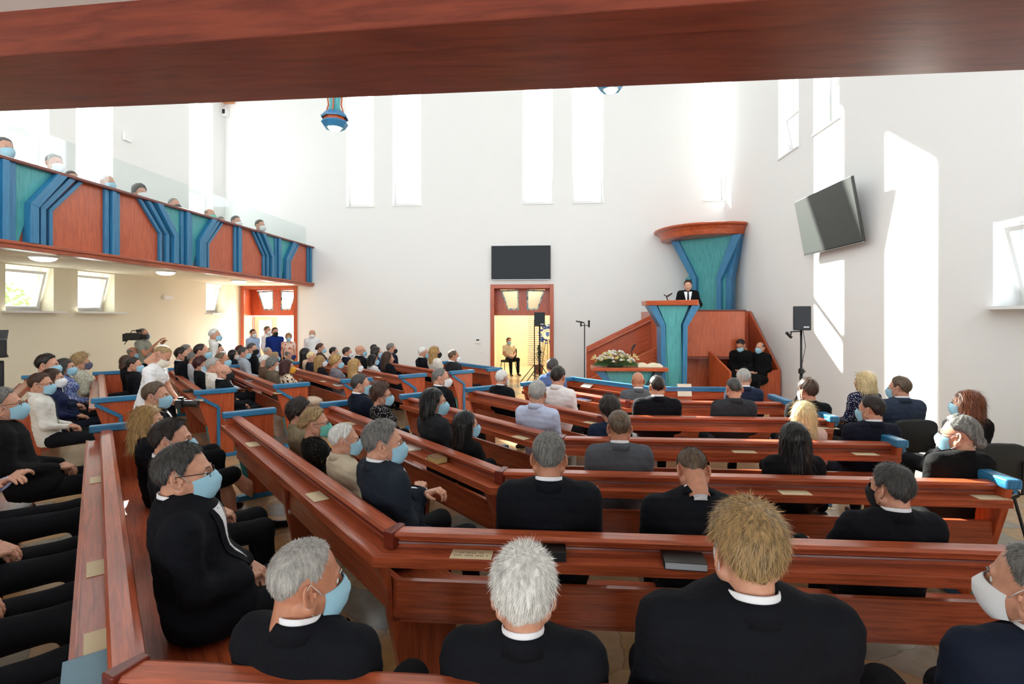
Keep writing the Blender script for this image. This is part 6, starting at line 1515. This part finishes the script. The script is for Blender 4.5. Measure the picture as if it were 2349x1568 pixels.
LB('person with long black hair and cream sleeveless top, front of the left block', 702, 796, 3, hair='long', hc='black', top='sleeveless', tc=(220, 190, 160), mask=None, **F_)
LB('person with short pale hair and dark mask beside the long black hair', 716, 805, 3, hair='crop', hc='paleblond', top='jacket', tc=(36, 38, 48), shirt=None, mask='navy')
LB('person with long wavy blond hair and white mask, left one of the two', 735, 813, 3, hair='shoulder', hc='blond', top='blouse', tc=(26, 26, 30), mask='white', lod=1, **F_)
LB('person with brown hair in a knot and blue mask near the back wall', 736, 787, 4, hair='updo', hc='brown', top='blouse', tc=(70, 54, 50), **F_)
LB('person with black hair, blue mask and dark suit near the back wall', 766, 795, 4, hair='short', hc='black', top='suit', tc=BLK)
LB('person with short golden hair, blue mask and grey dress', 772, 814, 3, hair='curly', hc='blond', top='blouse', tc=(122, 120, 128), lod=1, legskin=True, skirt=(122, 120, 128), **F_)
LB('person with dark hair, glasses, white mask and navy suit near the back wall', 797, 795, 4, hair='short', hc='darkbrown', top='suit', tc=NAVY, glasses=False, mask='white')
LB('person with long golden hair and white mask, in front of the grey dress', 815, 820, 3, hair='long', hc='blond', top='blouse', tc=(190, 160, 120), mask='white', lod=1, **F_)
LB('bald person with blue mask and black suit near the back wall', 827, 790, 4, hair=None, hc='white', top='suit', tc=BLK, tone=0, dy=.3)
LB('person in turquoise blouse seated behind the black-haired woman', 859, 789, 5, dy=.5, hair='short', hc='black', top='blouse', tc=(40, 150, 160), mask=None, **F_)
LB('person with dark ponytail and dark blue top near the back wall', 864, 793, 4, dy=.5, hair='bob', hc='darkbrown', top='blouse', tc=(40, 52, 80), **F_)
LB('person with black hair, blue mask and white top in the left block', 856, 811, 4, hair='bob', hc='black', top='blouse', tc=(222, 218, 216), lod=1, **F_)
LB('person with long straight brown hair and black jacket at the aisle', 890, 804, 4, hair='shoulder', hc='brown', top='jacket', tc=BLK, shirt=None, mask=None, lod=1, **F_)
LB('person with grey hair, black mask and navy suit with striped tie', 898, 786, 5, hair='short', hc='grey', top='suit', tc=NAVY, mask='black', tie=(120, 130, 150))
LB('person with white hair, blue mask and black suit on the frontmost left pew', 971, 794, 5, hair='crop', hc='white', top='suit', tc=BLK, lod=1)
LB('person with golden hair, black mask and white jacket on the frontmost left pew', 998, 792, 5, dy=.3, hair='shoulder', hc='blond', top='jacket', tc=(222, 216, 204), shirt=None, mask='black', lod=1, **F_)
LB('balding person with white mask and dark grey suit nearest the left barrier', 1041, 801, 5, hair='receding', hc='saltbrown', top='suit', tc=(42, 42, 44), mask='white', lod=1, tone=1)
# --- standing people
P('bald person in white T-shirt standing in the aisle, looking down at a camera', 376, 789, None, XY=at_depth(372, 6.3), face=72, hair='buzz', hc='darkblond', top='tshirt', tc=(238, 238, 240), mask='cream', pitch=-42, lean=14, stand=True, pose='camera', tone=0, seed=90, lod=0, wid=1.05, extra=dict(hand='curled'))
q_ = at_depth(415, 6.1); cr_ = thing('photo_camera', 'black photo camera with long lens held by the man in the white T-shirt', 'camera', (q_[0], q_[1], H + (726 - 925) * 6.1 / F), R(-80))
m = MB(); m.box(-.07, .07, -.035, .035, -.05, .05); m.box(-.025, .025, -.03, .03, .05, .075); m.build('camera_body', BLACK, cr_, bevel=.01)
m = MB(); m.tube([(0, .03, 0), (0, .09, 0), (0, .19, -.01)], [.035, .038, .042], n=16); m.build('lens', BLACK, cr_)
P('person in grey-green shirt shouldering a video camera by the left wall', 328, 751, None, XY=at_depth(328, 11.3), face=75, hair='buzz', hc='saltbrown', top='tshirt', tc=(150, 150, 138), stand=True, pose='shoulder', tone=1, seed=91, lod=1, arms=dict(el=(-.25, .06, 1.14), wl=(-.12, .24, 1.36), er=(.25, .08, 1.16), wr=(.14, .26, 1.4)))
q_ = at_depth(314, 10.95); vc = thing('video_camera', 'large black shoulder video camera by the left wall', 'camera', (q_[0], q_[1], H + (726 - 772) * 10.95 / F), R(-80)); vc.scale = (.75, .68, .8)
m = MB(); m.box(-.08, .08, -.3, .12, -.09, .1); m.box(-.07, .07, -.38, -.3, -.12, .08); m.build('camera_body', BLACK, vc, bevel=.015)
m = MB(); m.tube([(0, .12, 0), (0, .2, 0), (0, .32, 0)], [.06, .055, .07], n=16); m.build('lens', BLACK, vc)
m = MB(); m.box(-.05, .04, .0, .16, .12, .19); m.tube([(-.03, -.2, .1), (-.03, -.15, .16), (-.03, .05, .15)], .012); m.build('viewfinder', DGREY, vc)
m = MB(); m.box(-.055, .055, -.2, -.12, -.02, .04, ); m.tube([(0, -.3, -.12), (-.1, -.42, -.2)], .012); m.build('battery_plate', DGREY, vc)
P('person with white hair, white shirt, blue mask and dark tie standing by the left wall', 493, 753, None, XY=at_depth(493, 10.9), face=55, hair='short', hc='white', top='shirt', tc=(228, 226, 220), tie=(60, 44, 44), shirt=(228, 226, 220), stand=True, tone=0, seed=92, lod=1, yaw=12)
P('person with black hair, glasses, white mask and light blue shirt standing by the corner door', 581, 754, None, XY=at_depth(581, 15.0), face=110, hair='short', hc='black', top='shirt', tc=(168, 190, 222), tie=None, shirt=None, stand=True, mask='white', glasses=True, seed=93, lod=2, group=G3)
P('person with grey hair, white shirt and dark tie standing tallest in the corner doorway', 615, 747, None, XY=at_depth(614, 15.4), face=95, hair='short', hc='saltbrown', top='shirt', tc=(238, 232, 230), tie=(40, 40, 50), shirt=(238, 232, 230), stand=True, mask='white', seed=94, lod=2, group=G3)
P('person with dark hair, black mask and royal blue shirt standing in the corner doorway', 631, 750, None, XY=at_depth(631, 14.7), face=130, hair='short', hc='darkbrown', top='shirt', tc=(24, 48, 120), tie=None, shirt=None, stand=True, mask='black', seed=95, lod=1, group=G3, wid=1.1)
P('person with short fair hair, blue mask and pale floral top in the corner doorway', 662, 764, None, XY=at_depth(662, 14.6), face=150, hair='curly', hc='darkblond', top='tshirt', tc=(226, 196, 180), stand=True, fem=True, seed=96, lod=1, group=G3, pattern='floral', p2=(200, 90, 80), extra=dict(scale=14))
P('bald person with white mask and white shirt standing alone against the back wall', 716, 755, None, XY=at_depth(716, 14.9), face=160, hair='fringe', hc='grey', top='shirt', tc=(230, 230, 232), tie=None, shirt=None, stand=True, mask='white', seed=97, lod=1, group=G3, pitch=-8, pose='clasp', glasses=False)
P('person in pale yellow shirt and blue mask sitting on a chair behind the middle door', 1164, 773, None, XY=(Xd + .02, Yd - .0), face=155, hair='short', hc='darkbrown', top='tshirt', tc=(222, 210, 170), seed=98, lod=1, tone=1, lean=-12)
# --- ministers
zfl = z0_ + .08
P('person in black robe, white shirt and tie preaching at the high lectern', 1578, 641, None, XY=(at_Y(1578, 13.25), 13.25), base=zfl, face=192, hair='short', hc='brown', top='robe', tc=(14, 14, 16), stand=True, pose='desk', mask=None, pitch=-10, seed=99, lod=0, tone=2, legs=BLK)
P('dark-haired bearded person in black robe with head bowed, blue mask under the nose', 1699, 777, None, XY=(at_Y(1699, 12.75), 12.75), face=215, hair='short', hc='darkbrown', top='robe', tc=(12, 12, 14), shirt=None, pitch=-34, lean=4, seed=100, lod=1, tone=1, yaw=18)
P('bald person in black robe with blue mask beside the right wall', 1743, 783, None, XY=(at_Y(1743, 12.65), 12.65), face=225, hair='fringe', hc='darkgrey', top='robe', tc=(12, 12, 14), shirt=None, seed=101, lod=1, tone=0, yaw=8)
# --- gallery
gal = ((10, 314, 'darkgrey', 'short', 'listener with dark grey hair and blue mask at the left picture edge of the gallery', 'blue', False), (126, 352, 'grey', 'short', 'listener behind glass left of the first leaning blue rib on the gallery', 'white', False), (164, 391, 'brown', 'short', 'listener of whom only brown hair shows above the gallery rail', 'blue', False),
       (247, 399, 'white', 'crop', 'white-haired listener with blue mask above the straight blue post', 'blue', False), (321, 423, 'darkgrey', 'curly', 'listener with curly grey-black hair and white mask on the gallery', 'white', True), (400, 453, 'grey', 'receding', 'listener with receding grey hair and black mask on the gallery', 'black', False),
       (482, 477, 'saltbrown', 'fringe', 'bald listener with pale green mask on the gallery', 'green', False), (507, 496, 'grey', 'short', 'listener mostly hidden by the gallery rail, grey hair only', 'white', False), (542, 494, 'darkgrey', 'short', 'listener with dark hair and white mask above the second straight blue post', 'white', False),
       (597, 503, 'brown', 'short', 'listener with brown hair and white mask at the far end of the gallery', 'white', False))
for px, yt, hc_, hr_, lab, mk_, fm in gal:
    a = math.atan((px - 1174.5) / F) - TH; Xh = -8.85; Yh = Xh / math.tan(a)
    P('person: ' + lab if False else lab.replace('listener', 'person', 1), px, yt, None, XY=(Xh, Yh), face=100, base=3.1, hair=hr_, hc=hc_, top='jacket' if not fm else 'blouse', tc=(70, 74, 84), shirt=None, mask=mk_, fem=fm, lod=2, group=G4, seed=int(px) + 5, yaw=0)
